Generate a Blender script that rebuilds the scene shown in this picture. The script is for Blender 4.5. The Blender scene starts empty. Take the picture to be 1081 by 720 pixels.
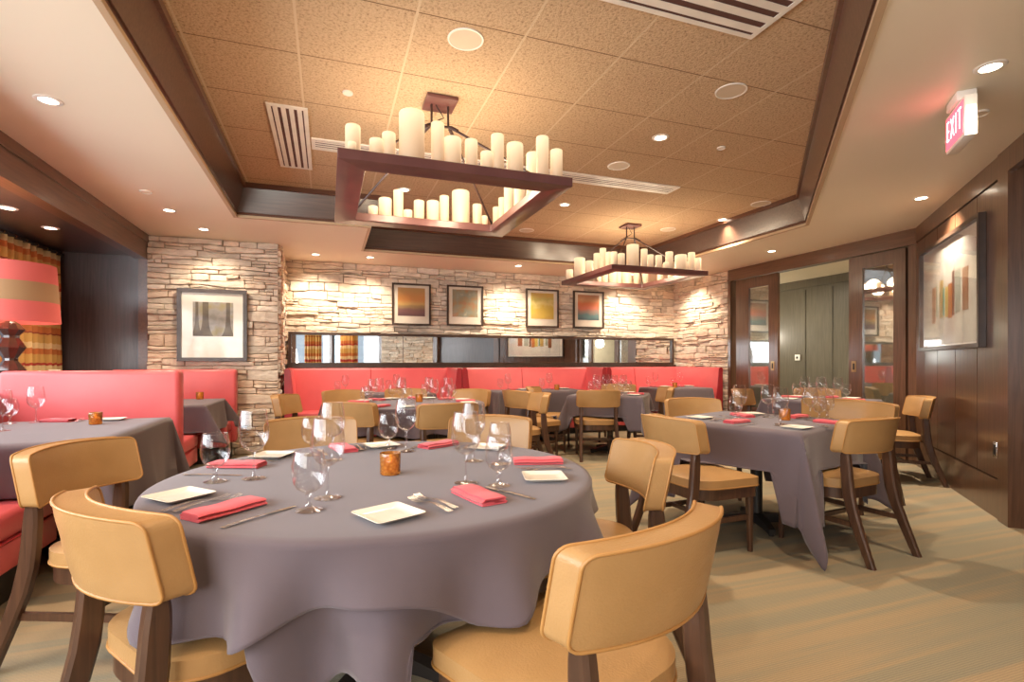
import bpy, bmesh, math, random
from mathutils import Vector, Matrix

rnd = random.Random(11)
SC = bpy.context.scene
COL = SC.collection
PI = math.pi
R = math.radians

# ------------------------------------------------------------------ helpers: nodes / materials
def new_mat(name):
    m = bpy.data.materials.new(name)
    m.use_nodes = True
    nt = m.node_tree
    b = nt.nodes['Principled BSDF']
    return m, nt, b

def nd(nt, typ, **kw):
    n = nt.nodes.new(typ)
    for k, v in kw.items():
        if k.startswith('in_'):
            key = k[3:].replace('_', ' ')
            n.inputs[key].default_value = v
        else:
            setattr(n, k, v)
    return n

def ln(nt, a, ao, b, bi):
    nt.links.new(a.outputs[ao], b.inputs[bi])

def ramp(nt, stops, interp='LINEAR'):
    n = nt.nodes.new('ShaderNodeValToRGB')
    cr = n.color_ramp
    cr.interpolation = interp
    while len(cr.elements) < len(stops):
        cr.elements.new(0.5)
    for e, (p, c) in zip(cr.elements, stops):
        e.position = p
        e.color = (c[0], c[1], c[2], 1)
    return n

def coords(nt, kind='Object', scale=(1, 1, 1), rot=(0, 0, 0), loc=(0, 0, 0)):
    t = nt.nodes.new('ShaderNodeTexCoord')
    mp = nt.nodes.new('ShaderNodeMapping')
    mp.inputs['Scale'].default_value = scale
    mp.inputs['Rotation'].default_value = rot
    mp.inputs['Location'].default_value = loc
    ln(nt, t, kind, mp, 'Vector')
    return mp

def simple(name, c1, c2=None, rough=0.5, metal=0.0, spec=0.5, scale=6.0, bump=0.0, bscale=80.0, coat=0.0, stretch=(1, 1, 1), sheen=0.0, emit=None, es=0.0):
    m, nt, b = new_mat(name)
    b.inputs['Roughness'].default_value = rough
    b.inputs['Metallic'].default_value = metal
    b.inputs['Specular IOR Level'].default_value = spec
    b.inputs['Coat Weight'].default_value = coat
    b.inputs['Coat Roughness'].default_value = 0.08
    if sheen:
        b.inputs['Sheen Weight'].default_value = sheen
    if c2 is None:
        c2 = tuple(min(1, x * 1.12) for x in c1)
    mp = coords(nt, 'Object', stretch)
    nz = nd(nt, 'ShaderNodeTexNoise')
    nz.inputs['Scale'].default_value = scale
    nz.inputs['Detail'].default_value = 4
    ln(nt, mp, 'Vector', nz, 'Vector')
    rp = ramp(nt, [(0.35, c1), (0.65, c2)])
    ln(nt, nz, 'Fac', rp, 'Fac')
    ln(nt, rp, 'Color', b, 'Base Color')
    if bump:
        n2 = nd(nt, 'ShaderNodeTexNoise')
        n2.inputs['Scale'].default_value = bscale
        n2.inputs['Detail'].default_value = 3
        ln(nt, mp, 'Vector', n2, 'Vector')
        bp = nd(nt, 'ShaderNodeBump')
        bp.inputs['Strength'].default_value = bump
        bp.inputs['Distance'].default_value = 0.01
        ln(nt, n2, 'Fac', bp, 'Height')
        ln(nt, bp, 'Normal', b, 'Normal')
    if emit:
        b.inputs['Emission Color'].default_value = (*emit, 1)
        b.inputs['Emission Strength'].default_value = es
    return m

def wood(name, c1, c2, rough=0.35, axis='Z', coat=0.2, grain=1.0):
    m, nt, b = new_mat(name)
    st = {'X': (1.2, 22, 22), 'Y': (22, 1.2, 22), 'Z': (22, 22, 1.2)}[axis]
    mp = coords(nt, 'Object', st)
    nz = nd(nt, 'ShaderNodeTexNoise')
    nz.inputs['Scale'].default_value = 2.2
    nz.inputs['Detail'].default_value = 6
    nz.inputs['Distortion'].default_value = 0.6
    ln(nt, mp, 'Vector', nz, 'Vector')
    rp = ramp(nt, [(0.3, c1), (0.7, c2)])
    ln(nt, nz, 'Fac', rp, 'Fac')
    ln(nt, rp, 'Color', b, 'Base Color')
    b.inputs['Roughness'].default_value = rough
    b.inputs['Coat Weight'].default_value = coat
    b.inputs['Coat Roughness'].default_value = 0.18
    bp = nd(nt, 'ShaderNodeBump')
    bp.inputs['Strength'].default_value = 0.12 * grain
    bp.inputs['Distance'].default_value = 0.004
    ln(nt, nz, 'Fac', bp, 'Height')
    ln(nt, bp, 'Normal', b, 'Normal')
    return m

M = {}
M['leather'] = simple('leather', (0.385, 0.214, 0.080), (0.44, 0.250, 0.100), rough=0.38, spec=0.45, scale=5, bump=0.12, bscale=160)
M['piping'] = simple('leather_piping', (0.40, 0.19, 0.05), (0.46, 0.23, 0.07), rough=0.45)
M['chair_wood'] = wood('chair_wood', (0.050, 0.022, 0.012), (0.100, 0.045, 0.023), rough=0.36, axis='Z')
M['cloth'] = simple('tablecloth_linen', (0.116, 0.088, 0.100), (0.132, 0.101, 0.114), rough=0.82, spec=0.2, scale=3, bump=0.10, bscale=420, sheen=0.25)
M['napkin'] = simple('napkin_cloth', (0.66, 0.085, 0.105), (0.72, 0.105, 0.125), rough=0.85, spec=0.2, bump=0.1, bscale=400, sheen=0.2)
M['red'] = simple('red_vinyl', (0.63, 0.098, 0.108), (0.68, 0.115, 0.122), rough=0.36, spec=0.5, scale=3, bump=0.05, bscale=200)
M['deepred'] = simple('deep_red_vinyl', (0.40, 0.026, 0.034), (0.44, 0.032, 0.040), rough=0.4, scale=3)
M['redpipe'] = simple('red_welt', (0.42, 0.03, 0.04), rough=0.4)
M['panel'] = wood('dark_panel_wood', (0.078, 0.034, 0.017), (0.140, 0.065, 0.034), rough=0.30, axis='Z', coat=0.5)
M['beam'] = wood('beam_wood', (0.082, 0.033, 0.016), (0.145, 0.062, 0.031), rough=0.30, axis='Y', coat=0.5)
M['fascia_x'] = wood('fascia_wood_across', (0.085, 0.030, 0.016), (0.13, 0.050, 0.026), rough=0.34, axis='X', coat=0.5)
M['fascia_face'] = wood('fascia_face_wood', (0.072, 0.036, 0.025), (0.115, 0.060, 0.042), rough=0.30, axis='X', coat=0.6)
M['green_panel'] = wood('corridor_panel_wood', (0.085, 0.074, 0.054), (0.125, 0.110, 0.082), rough=0.4, axis='Z', coat=0.3)
M['ebony'] = wood('ebony_panel', (0.050, 0.034, 0.034), (0.085, 0.058, 0.056), rough=0.36, axis='Z', coat=0.5)
M['gap'] = simple('dark_gap', (0.012, 0.008, 0.006), rough=0.8)
M['paint'] = simple('ceiling_paint', (0.88, 0.785, 0.61), (0.90, 0.80, 0.63), rough=0.45, spec=0.3, scale=1.0)
M['lip'] = simple('tray_lip_paint', (0.52, 0.37, 0.22), (0.55, 0.39, 0.24), rough=0.5)
M['white_metal'] = simple('white_metal', (0.78, 0.72, 0.64), rough=0.4)
M['slot'] = simple('vent_slot', (0.10, 0.04, 0.03), rough=0.7)
M['china'] = simple('white_china', (0.80, 0.76, 0.68), rough=0.15, coat=0.4)
M['steel'] = simple('flatware_steel', (0.86, 0.84, 0.81), rough=0.27, metal=1.0)
M['black_metal'] = simple('black_metal', (0.02, 0.016, 0.014), rough=0.45)
M['bronze'] = simple('bronze_metal', (0.125, 0.045, 0.042), (0.16, 0.060, 0.054), rough=0.36, metal=0.1, coat=0.3)
M['dark_bronze'] = simple('dark_bronze_metal', (0.035, 0.015, 0.012), (0.05, 0.022, 0.017), rough=0.4)
M['frame'] = simple('picture_frame_wood', (0.040, 0.022, 0.015), (0.06, 0.034, 0.022), rough=0.35)
M['matboard'] = simple('mat_board', (0.62, 0.55, 0.45), rough=0.35, coat=0.7)
M['lens'] = simple('lamp_lens', (0.9, 0.85, 0.75), emit=(1.0, 0.86, 0.66), es=9.0)
M['candle'] = None
M['wax'] = simple('votive_wax', (0.85, 0.6, 0.3), emit=(1.0, 0.5, 0.14), es=0.9)
M['wick'] = simple('lamp_glow', (0.9, 0.8, 0.6), emit=(1.0, 0.62, 0.22), es=4.0)
M['brass'] = simple('handle_brass', (0.32, 0.20, 0.09), rough=0.3, metal=1.0)
M['stone_back'] = simple('stone_mortar', (0.10, 0.062, 0.045), rough=0.9)
M['thermo'] = simple('white_plastic', (0.82, 0.82, 0.80), rough=0.4)
M['green_wall'] = simple('corridor_paint', (0.55, 0.5, 0.40), rough=0.6)

def mat_candle():
    m, nt, b = new_mat('candle_wax')
    b.inputs['Base Color'].default_value = (0.50, 0.37, 0.24, 1)
    b.inputs['Roughness'].default_value = 0.5
    mp = coords(nt, 'Generated')
    sx = nd(nt, 'ShaderNodeSeparateXYZ')
    ln(nt, mp, 'Vector', sx, 'Vector')
    rp = ramp(nt, [(0.0, (1.0, 0.60, 0.36)), (0.5, (1.0, 0.68, 0.40)), (0.88, (1.0, 0.82, 0.50)), (1.0, (1.0, 0.82, 0.46))])
    ln(nt, sx, 'Z', rp, 'Fac')
    ln(nt, rp, 'Color', b, 'Emission Color')
    mr = nd(nt, 'ShaderNodeMapRange')
    mr.inputs['From Min'].default_value = 0.0
    mr.inputs['From Max'].default_value = 1.0
    mr.inputs['To Min'].default_value = 0.13
    mr.inputs['To Max'].default_value = 0.56
    ln(nt, sx, 'Z', mr, 'Value')
    ln(nt, mr, 'Result', b, 'Emission Strength')
    return m
M['candle'] = mat_candle()

def mat_glass(name, tint=(1, 1, 1), k=1.0, base=0.03):
    """thin clear glass: sees through, mirrors more and more towards its edges"""
    m = bpy.data.materials.new(name)
    m.use_nodes = True
    nt = m.node_tree
    nt.nodes.remove(nt.nodes['Principled BSDF'])
    out = nt.nodes['Material Output']
    tr = nd(nt, 'ShaderNodeBsdfTransparent')
    tr.inputs['Color'].default_value = (*tint, 1)
    gl = nd(nt, 'ShaderNodeBsdfGlossy')
    gl.inputs['Roughness'].default_value = 0.03
    gl.inputs['Color'].default_value = (1, 1, 1, 1)
    lw = nd(nt, 'ShaderNodeLayerWeight')
    lw.inputs['Blend'].default_value = 0.35
    pw = nd(nt, 'ShaderNodeMath', operation='POWER')
    pw.inputs[1].default_value = 1.6
    ln(nt, lw, 'Facing', pw, 0)
    mu = nd(nt, 'ShaderNodeMath', operation='MULTIPLY_ADD', use_clamp=True)
    mu.inputs[1].default_value = 0.62 * k
    mu.inputs[2].default_value = base
    ln(nt, pw, 'Value', mu, 0)
    mx = nd(nt, 'ShaderNodeMixShader')
    ln(nt, mu, 'Value', mx, 0)
    ln(nt, tr, 'BSDF', mx, 1)
    ln(nt, gl, 'BSDF', mx, 2)
    ln(nt, mx, 'Shader', out, 'Surface')
    return m
M['glass'] = mat_glass('clear_glass', (0.975, 0.975, 0.98), k=0.95, base=0.014)
M['glass_stem'] = mat_glass('glass_stem', (0.93, 0.93, 0.94), k=1.2, base=0.10)
M['window_glass'] = mat_glass('window_glass', (0.97, 0.985, 0.98), k=0.6, base=0.05)
M['pane'] = mat_glass('door_glass', (0.86, 0.90, 0.87), k=0.6, base=0.30)

def mat_solid_glass():
    m, nt, b = new_mat('solid_glass')
    b.inputs['Base Color'].default_value = (1, 1, 1, 1)
    b.inputs['Transmission Weight'].default_value = 1.0
    b.inputs['Roughness'].default_value = 0.02
    b.inputs['IOR'].default_value = 1.45
    return m
M['stem'] = mat_solid_glass()

def mat_amber():
    m, nt, b = new_mat('amber_glass')
    mp = coords(nt, 'Object', (1, 1, 1))
    vo = nd(nt, 'ShaderNodeTexVoronoi')
    vo.inputs['Scale'].default_value = 90
    ln(nt, mp, 'Vector', vo, 'Vector')
    rp = ramp(nt, [(0.0, (0.75, 0.34, 0.07)), (1.0, (0.42, 0.13, 0.02))])
    ln(nt, vo, 'Distance', rp, 'Fac')
    ln(nt, rp, 'Color', b, 'Base Color')
    b.inputs['Transmission Weight'].default_value = 0.55
    b.inputs['Roughness'].default_value = 0.14
    bp = nd(nt, 'ShaderNodeBump')
    bp.inputs['Strength'].default_value = 0.5
    bp.inputs['Distance'].default_value = 0.003
    ln(nt, vo, 'Distance', bp, 'Height')
    ln(nt, bp, 'Normal', b, 'Normal')
    return m
M['amber'] = mat_amber()

def mat_mirror():
    m, nt, b = new_mat('mirror_glass')
    b.inputs['Base Color'].default_value = (0.82, 0.84, 0.83, 1)
    b.inputs['Metallic'].default_value = 1.0
    b.inputs['Roughness'].default_value = 0.015
    return m
M['mirror'] = mat_mirror()

def mat_carpet():
    m, nt, b = new_mat('carpet')
    b.inputs['Roughness'].default_value = 0.95
    b.inputs['Specular IOR Level'].default_value = 0.1
    mp = coords(nt, 'Object', (0.42, 9.5, 1))
    nz = nd(nt, 'ShaderNodeTexNoise')
    nz.inputs['Scale'].default_value = 1.0
    nz.inputs['Detail'].default_value = 3
    nz.inputs['Distortion'].default_value = 0.5
    ln(nt, mp, 'Vector', nz, 'Vector')
    rp = ramp(nt, [(0.28, (0.265, 0.245, 0.185)), (0.46, (0.30, 0.26, 0.185)), (0.58, (0.365, 0.28, 0.18)), (0.78, (0.39, 0.295, 0.19))])
    ln(nt, nz, 'Fac', rp, 'Fac')
    # fine wavy ribs across the room
    mp2 = coords(nt, 'Object', (1, 1, 1))
    wv = nd(nt, 'ShaderNodeTexWave', wave_type='BANDS', bands_direction='Y')
    wv.inputs['Scale'].default_value = 30.0
    wv.inputs['Distortion'].default_value = 1.6
    wv.inputs['Detail'].default_value = 2
    wv.inputs['Detail Scale'].default_value = 0.9
    ln(nt, mp2, 'Vector', wv, 'Vector')
    n3 = nd(nt, 'ShaderNodeTexNoise')
    n3.inputs['Scale'].default_value = 260
    ln(nt, mp2, 'Vector', n3, 'Vector')
    mx = nd(nt, 'ShaderNodeMix', data_type='RGBA', blend_type='MULTIPLY')
    mx.inputs['Factor'].default_value = 1.0
    ln(nt, rp, 'Color', mx, 6)
    r2 = ramp(nt, [(0.1, (0.87, 0.87, 0.88)), (0.9, (1.07, 1.06, 1.03))])
    ln(nt, wv, 'Fac', r2, 'Fac')
    ln(nt, r2, 'Color', mx, 7)
    mx2 = nd(nt, 'ShaderNodeMix', data_type='RGBA', blend_type='MULTIPLY')
    mx2.inputs['Factor'].default_value = 1.0
    r3 = ramp(nt, [(0.2, (0.86, 0.86, 0.86)), (0.8, (1.12, 1.12, 1.12))])
    ln(nt, n3, 'Fac', r3, 'Fac')
    ln(nt, mx, 2, mx2, 6)
    ln(nt, r3, 'Color', mx2, 7)
    ln(nt, mx2, 2, b, 'Base Color')
    bp = nd(nt, 'ShaderNodeBump')
    bp.inputs['Strength'].default_value = 0.25
    bp.inputs['Distance'].default_value = 0.003
    ln(nt, wv, 'Fac', bp, 'Height')
    ln(nt, bp, 'Normal', b, 'Normal')
    return m
M['carpet'] = mat_carpet()

GX0, GY0, GS = 0.45, 2.78, 0.615
def mat_tiles():
    m, nt, b = new_mat('ceiling_tile')
    b.inputs['Roughness'].default_value = 0.9
    b.inputs['Specular IOR Level'].default_value = 0.15
    t = nt.nodes.new('ShaderNodeTexCoord')
    sx = nd(nt, 'ShaderNodeSeparateXYZ')
    ln(nt, t, 'Object', sx, 'Vector')
    lines = []
    for ax, o in (('X', GX0), ('Y', GY0)):
        a = nd(nt, 'ShaderNodeMath', operation='SUBTRACT')
        a.inputs[1].default_value = o - 50 * GS
        ln(nt, sx, ax, a, 0)
        d = nd(nt, 'ShaderNodeMath', operation='DIVIDE')
        d.inputs[1].default_value = GS
        ln(nt, a, 'Value', d, 0)
        f = nd(nt, 'ShaderNodeMath', operation='FRACT')
        ln(nt, d, 'Value', f, 0)
        s = nd(nt, 'ShaderNodeMath', operation='SUBTRACT')
        s.inputs[1].default_value = 0.5
        ln(nt, f, 'Value', s, 0)
        ab = nd(nt, 'ShaderNodeMath', operation='ABSOLUTE')
        ln(nt, s, 'Value', ab, 0)
        g = nd(nt, 'ShaderNodeMath', operation='GREATER_THAN')
        g.inputs[1].default_value = 0.5 - (0.012 if ax == 'X' else 0.0065)
        ln(nt, ab, 'Value', g, 0)
        lines.append(g)
    nz = nd(nt, 'ShaderNodeTexNoise')
    nz.inputs['Scale'].default_value = 62
    nz.inputs['Detail'].default_value = 4
    nz.inputs['Roughness'].default_value = 0.65
    ln(nt, t, 'Object', nz, 'Vector')
    big = nd(nt, 'ShaderNodeTexNoise')
    big.inputs['Scale'].default_value = 1.1
    ln(nt, t, 'Object', big, 'Vector')
    rp = ramp(nt, [(0.27, (0.25, 0.145, 0.08)), (0.44, (0.54, 0.375, 0.23)), (0.60, (0.62, 0.44, 0.28))])
    ln(nt, nz, 'Fac', rp, 'Fac')
    mx = nd(nt, 'ShaderNodeMix', data_type='RGBA')
    mx0 = nd(nt, 'ShaderNodeMix', data_type='RGBA')
    ln(nt, lines[1], 'Value', mx0, 0)
    ln(nt, rp, 'Color', mx0, 6)
    mx0.inputs[7].default_value = (0.20, 0.115, 0.06, 1)  # shadow line along the crosswise joints, painted into the tile colour
    ln(nt, lines[0], 'Value', mx, 0)
    ln(nt, mx0, 2, mx, 6)
    mx.inputs[7].default_value = (0.66, 0.51, 0.34, 1)
    ln(nt, mx, 2, b, 'Base Color')
    bp = nd(nt, 'ShaderNodeBump')
    bp.inputs['Strength'].default_value = 0.55
    bp.inputs['Distance'].default_value = 0.012
    ln(nt, nz, 'Fac', bp, 'Height')
    ln(nt, bp, 'Normal', b, 'Normal')
    return m
M['tiles'] = mat_tiles()

def mat_stone():
    m, nt, b = new_mat('ledge_stone')
    b.inputs['Roughness'].default_value = 0.88
    b.inputs['Specular IOR Level'].default_value = 0.2
    at = nd(nt, 'ShaderNodeAttribute', attribute_name='tone')
    mp = coords(nt, 'Object', (3, 3, 9))
    nz = nd(nt, 'ShaderNodeTexNoise')
    nz.inputs['Scale'].default_value = 2.5
    nz.inputs['Detail'].default_value = 5
    ln(nt, mp, 'Vector', nz, 'Vector')
    r2 = ramp(nt, [(0.3, (0.80, 0.74, 0.68)), (0.7, (1.12, 1.10, 1.06))])
    ln(nt, nz, 'Fac', r2, 'Fac')
    mx = nd(nt, 'ShaderNodeMix', data_type='RGBA', blend_type='MULTIPLY')
    mx.inputs['Factor'].default_value = 1.0
    ln(nt, at, 'Color', mx, 6)
    ln(nt, r2, 'Color', mx, 7)
    ln(nt, mx, 2, b, 'Base Color')
    n2 = nd(nt, 'ShaderNodeTexNoise')
    n2.inputs['Scale'].default_value = 9
    n2.inputs['Detail'].default_value = 7
    ln(nt, mp, 'Vector', n2, 'Vector')
    bp = nd(nt, 'ShaderNodeBump')
    bp.inputs['Strength'].default_value = 0.7
    bp.inputs['Distance'].default_value = 0.015
    ln(nt, n2, 'Fac', bp, 'Height')
    ln(nt, bp, 'Normal', b, 'Normal')
    return m
M['stone'] = mat_stone()

def mat_bands(name, stops, axis='Z', noise=0.0, vertical=None, rough=0.8, interp='CONSTANT', emit=0.0):
    m, nt, b = new_mat(name)
    b.inputs['Roughness'].default_value = rough
    mp = coords(nt, 'Generated')
    sx = nd(nt, 'ShaderNodeSeparateXYZ')
    ln(nt, mp, 'Vector', sx, 'Vector')
    rp = ramp(nt, stops, interp)
    if noise:
        nz = nd(nt, 'ShaderNodeTexNoise')
        nz.inputs['Scale'].default_value = 3.0
        nz.inputs['Detail'].default_value = 5
        ln(nt, mp, 'Vector', nz, 'Vector')
        ma = nd(nt, 'ShaderNodeMath', operation='MULTIPLY_ADD')
        ma.inputs[1].default_value = noise
        ln(nt, nz, 'Fac', ma, 0)
        su = nd(nt, 'ShaderNodeMath', operation='SUBTRACT')
        su.inputs[1].default_value = noise * 0.5
        ln(nt, sx, axis, su, 0)
        ln(nt, su, 'Value', ma, 2)
        ln(nt, ma, 'Value', rp, 'Fac')
    else:
        ln(nt, sx, axis, rp, 'Fac')
    ln(nt, rp, 'Color', b, 'Base Color')
    if emit:
        ln(nt, rp, 'Color', b, 'Emission Color')
        b.inputs['Emission Strength'].default_value = emit
    return m

GOLD, ORG, RED2, CREAM, RUST = (0.62, 0.36, 0.10), (0.55, 0.17, 0.045), (0.42, 0.045, 0.03), (0.75, 0.55, 0.28), (0.30, 0.06, 0.03)
def curtain_stops():
    seq, p, k = [], 0.0, 0
    cols = [GOLD, CREAM, RED2, GOLD, ORG, CREAM, GOLD, RUST, ORG, GOLD, RED2, CREAM, ORG, GOLD, CREAM, RED2, ORG, GOLD, RUST, GOLD, ORG, CREAM]
    ws = [3, 2, 1, 3, 2, 2, 3, .6, 2, 3, 1.5, 2, 2, 3, 2, 1, 2, 3, .6, 3, 2, 2]
    T = sum(ws)
    for c, w in zip(cols, ws):
        seq.append((p / T, c))
        p += w
    return seq
M['curtain'] = mat_bands('striped_curtain', curtain_stops(), 'Z', noise=0.03)
CORAL, TAN = (0.60, 0.115, 0.095), (0.34, 0.19, 0.085)
M['shade'] = mat_bands('striped_shade', [(0.0, CORAL), (0.34, TAN), (0.67, CORAL)], 'Z', emit=0.10)

# ------------------------------------------------------------------ helpers: objects
def finish(bm, smooth=None):
    bmesh.ops.recalc_face_normals(bm, faces=bm.faces[:])
    if smooth is not None:
        for f in bm.faces:
            f.smooth = True
        lim = R(smooth)
        for e in bm.edges:
            if len(e.link_faces) == 2:
                e.smooth = e.calc_face_angle(0) < lim
    return bm

def obj(name, bm, mat, parent=None, loc=(0, 0, 0), rz=0.0, smooth=35, keep=False):
    if isinstance(bm, bmesh.types.BMesh):
        finish(bm, smooth)
        me = bpy.data.meshes.new(name)
        bm.to_mesh(me)
        bm.free()
        me.materials.append(mat)
    else:
        me = bm
    o = bpy.data.objects.new(name, me)
    COL.objects.link(o)
    o.location = loc
    o.rotation_euler = (0, 0, rz)
    if parent is not None:
        o.parent = parent
    return o

USED = {}
def tag(o, label, cat, group=None, kind=None):
    n = len(label.split())
    if not (4 <= n <= 16):
        print('LABEL LENGTH', n, label)
    if label in USED:
        print('LABEL REPEATED', label)
    USED[label] = o.name
    o['label'] = label
    o['category'] = cat
    if group:
        o['group'] = group
    if kind:
        o['kind'] = kind
    return o

def thing(name, label, cat, loc=(0, 0, 0), rz=0.0, group=None):
    o = bpy.data.objects.new(name, None)
    o.empty_display_size = 0.1
    COL.objects.link(o)
    o.location = loc
    o.rotation_euler = (0, 0, rz)
    if label:
        tag(o, label, cat, group)
    return o

def dup(root, label, loc, rz=0.0, group=None):
    r = root.copy()
    COL.objects.link(r)
    r.location = loc
    r.rotation_euler = (0, 0, rz)
    tag(r, label, root['category'], group or root.get('group'))
    for ch in list(root.children):
        c = ch.copy()
        COL.objects.link(c)
        c.parent = r
        for g in list(ch.children):
            d = g.copy()
            COL.objects.link(d)
            d.parent = c
    return r

def struct(name, bm, mat, parent=None, smooth=None, loc=(0, 0, 0), rz=0.0):
    o = obj(name, bm, mat, parent, loc, rz, smooth)
    if parent is None:
        o['kind'] = 'structure'
    return o

# ------------------------------------------------------------------ helpers: shapes
def B():
    return bmesh.new()

def bx(bm, x0, x1, y0, y1, z0, z1):
    vs = [bm.verts.new((x, y, z)) for z in (z0, z1) for x, y in ((x0, y0), (x1, y0), (x1, y1), (x0, y1))]
    for q in ((0, 3, 2, 1), (4, 5, 6, 7), (0, 1, 5, 4), (1, 2, 6, 5), (2, 3, 7, 6), (3, 0, 4, 7)):
        bm.faces.new([vs[i] for i in q])
    return vs

def rbx(bm, x0, x1, y0, y1, z0, z1, r=0.01, seg=2):
    vs = bx(bm, x0, x1, y0, y1, z0, z1)
    es = {e for v in vs for e in v.link_edges}
    bmesh.ops.bevel(bm, geom=list(es), offset=r, segments=seg, profile=0.5, affect='EDGES')

def prism(bm, pts, z0, z1):
    a = [bm.verts.new((x, y, z0)) for x, y in pts]
    b = [bm.verts.new((x, y, z1)) for x, y in pts]
    n = len(pts)
    bm.faces.new(a[::-1])
    bm.faces.new(b)
    for i in range(n):
        bm.faces.new((a[i], a[(i + 1) % n], b[(i + 1) % n], b[i]))

def lathe(bm, prof, n=20, cx=0, cy=0, close=True):
    rings = []
    for r, z in prof:
        if r < 1e-5:
            rings.append([bm.verts.new((cx, cy, z))])
        else:
            rings.append([bm.verts.new((cx + r * math.cos(2 * PI * i / n), cy + r * math.sin(2 * PI * i / n), z)) for i in range(n)])
    for a, b in zip(rings, rings[1:]):
        for i in range(n):
            j = (i + 1) % n
            if len(a) == 1 and len(b) == 1:
                continue
            if len(a) == 1:
                bm.faces.new((a[0], b[j], b[i]))
            elif len(b) == 1:
                bm.faces.new((a[i], a[j], b[0]))
            else:
                bm.faces.new((a[i], a[j], b[j], b[i]))
    if close:
        for rg in (rings[0], rings[-1]):
            if len(rg) > 2:
                try:
                    bm.faces.new(rg)
                except ValueError:
                    pass

def tube(bm, pts, rad, n=8, closed=False):
    pts = [Vector(p) for p in pts]
    rads = rad if isinstance(rad, (list, tuple)) else [rad] * len(pts)
    m = len(pts)
    rings = []
    prev = None
    for i, p in enumerate(pts):
        if closed:
            t = (pts[(i + 1) % m] - pts[i - 1]).normalized()
        else:
            t = (pts[min(i + 1, m - 1)] - pts[max(i - 1, 0)]).normalized()
        if prev is None:
            up = Vector((0, 0, 1)) if abs(t.z) < 0.9 else Vector((1, 0, 0))
            u = t.cross(up).normalized()
        else:
            u = (prev - t * prev.dot(t)).normalized()
        prev = u
        v = t.cross(u)
        rings.append([bm.verts.new(p + (u * math.cos(2 * PI * k / n) + v * math.sin(2 * PI * k / n)) * rads[i]) for k in range(n)])
    for i in range(m if closed else m - 1):
        a, b = rings[i], rings[(i + 1) % m]
        for k in range(n):
            bm.faces.new((a[k], a[(k + 1) % n], b[(k + 1) % n], b[k]))
    if not closed:
        bm.faces.new(rings[0][::-1])
        bm.faces.new(rings[-1])

def post(bm, pts):
    """rectangular bar through (x, y, z, wx, wy) sections"""
    rings = []
    for x, y, z, wx, wy in pts:
        c = 0.22 * min(wx, wy)
        a, b = wx / 2, wy / 2
        pr = [(-a + c, -b), (a - c, -b), (a, -b + c), (a, b - c), (a - c, b), (-a + c, b), (-a, b - c), (-a, -b + c)]
        rings.append([bm.verts.new((x + p, y + q, z)) for p, q in pr])
    for a, b in zip(rings, rings[1:]):
        for k in range(8):
            bm.faces.new((a[k], a[(k + 1) % 8], b[(k + 1) % 8], b[k]))
    bm.faces.new(rings[0][::-1])
    bm.faces.new(rings[-1])

def rrect(hx0, hx1, hy0, hy1, r, seg=6):
    """rounded rectangle outline, corner radii r = (bl, br, tr, tl)"""
    if not isinstance(r, (list, tuple)):
        r = (r,) * 4
    pts = []
    for (cx, cy, sx, sy, a0, rr) in ((hx0, hy0, 1, 1, PI, r[0]), (hx1, hy0, -1, 1, 1.5 * PI, r[1]), (hx1, hy1, -1, -1, 0, r[2]), (hx0, hy1, 1, -1, 0.5 * PI, r[3])):
        for k in range(seg + 1):
            a = a0 + 0.5 * PI * k / seg
            pts.append((cx + sx * rr + rr * math.cos(a), cy + sy * rr + rr * math.sin(a)))
    return pts

def dense(pts, step):
    out = []
    n = len(pts)
    for i in range(n):
        a, b = Vector(pts[i]), Vector(pts[(i + 1) % n])
        k = max(1, int((b - a).length / step))
        for j in range(k):
            out.append(tuple(a.lerp(b, j / k)))
    return out

def cushion(bm, outline, f, half, puff_a, puff_b, scales=(1, 0.96, 0.86, 0.7, 0.5, 0.28)):
    """f(u, v, w) -> point; the two faces lie at w = +-half, swollen by puff"""
    n = len(outline)
    cu = sum(p[0] for p in outline) / n
    cv = sum(p[1] for p in outline) / n
    sides = []
    for sgn, puff in ((1, puff_a), (-1, puff_b)):
        rings = []
        for s in scales:
            w = sgn * (half + puff * (1 - s ** 4))
            if s == 1:
                w = sgn * half
            rings.append([bm.verts.new(f(cu + (u - cu) * s, cv + (v - cv) * s, w)) for u, v in outline])
        c = bm.verts.new(f(cu, cv, sgn * (half + puff)))
        for a, b in zip(rings, rings[1:]):
            for i in range(n):
                bm.faces.new((a[i], a[(i + 1) % n], b[(i + 1) % n], b[i]))
        for i in range(n):
            bm.faces.new((rings[-1][i], rings[-1][(i + 1) % n], c))
        sides.append(rings[0])
    a, b = sides
    for i in range(n):
        bm.faces.new((a[i], a[(i + 1) % n], b[(i + 1) % n], b[i]))

# ------------------------------------------------------------------ camera
YAW = math.atan(194.5 / 550.0)
cd = bpy.data.cameras.new('camera')
cam = bpy.data.objects.new('camera', cd)
COL.objects.link(cam)
cam.location = (0, 0, 1.17)
cam.rotation_euler = (PI / 2, 0, -YAW)
cd.sensor_width = 36.0
cd.lens = 550.0 / 1081.0 * 36.0
cd.shift_y = 22.0 / 1081.0
cd.clip_start = 0.02
SC.camera = cam

# ------------------------------------------------------------------ the setting
ZC, ZT = 2.69, 3.03
XD, YB = 6.32, 8.45           # door wall plane, back wall plane
DG = 2.27                     # diagonal wall: x - y = DG
S2 = math.sqrt(0.5)

b = B(); bx(b, -3.1, 9.6, -3.2, 9.7, -0.1, 0.0)
struct('floor', b, M['carpet'])

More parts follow.
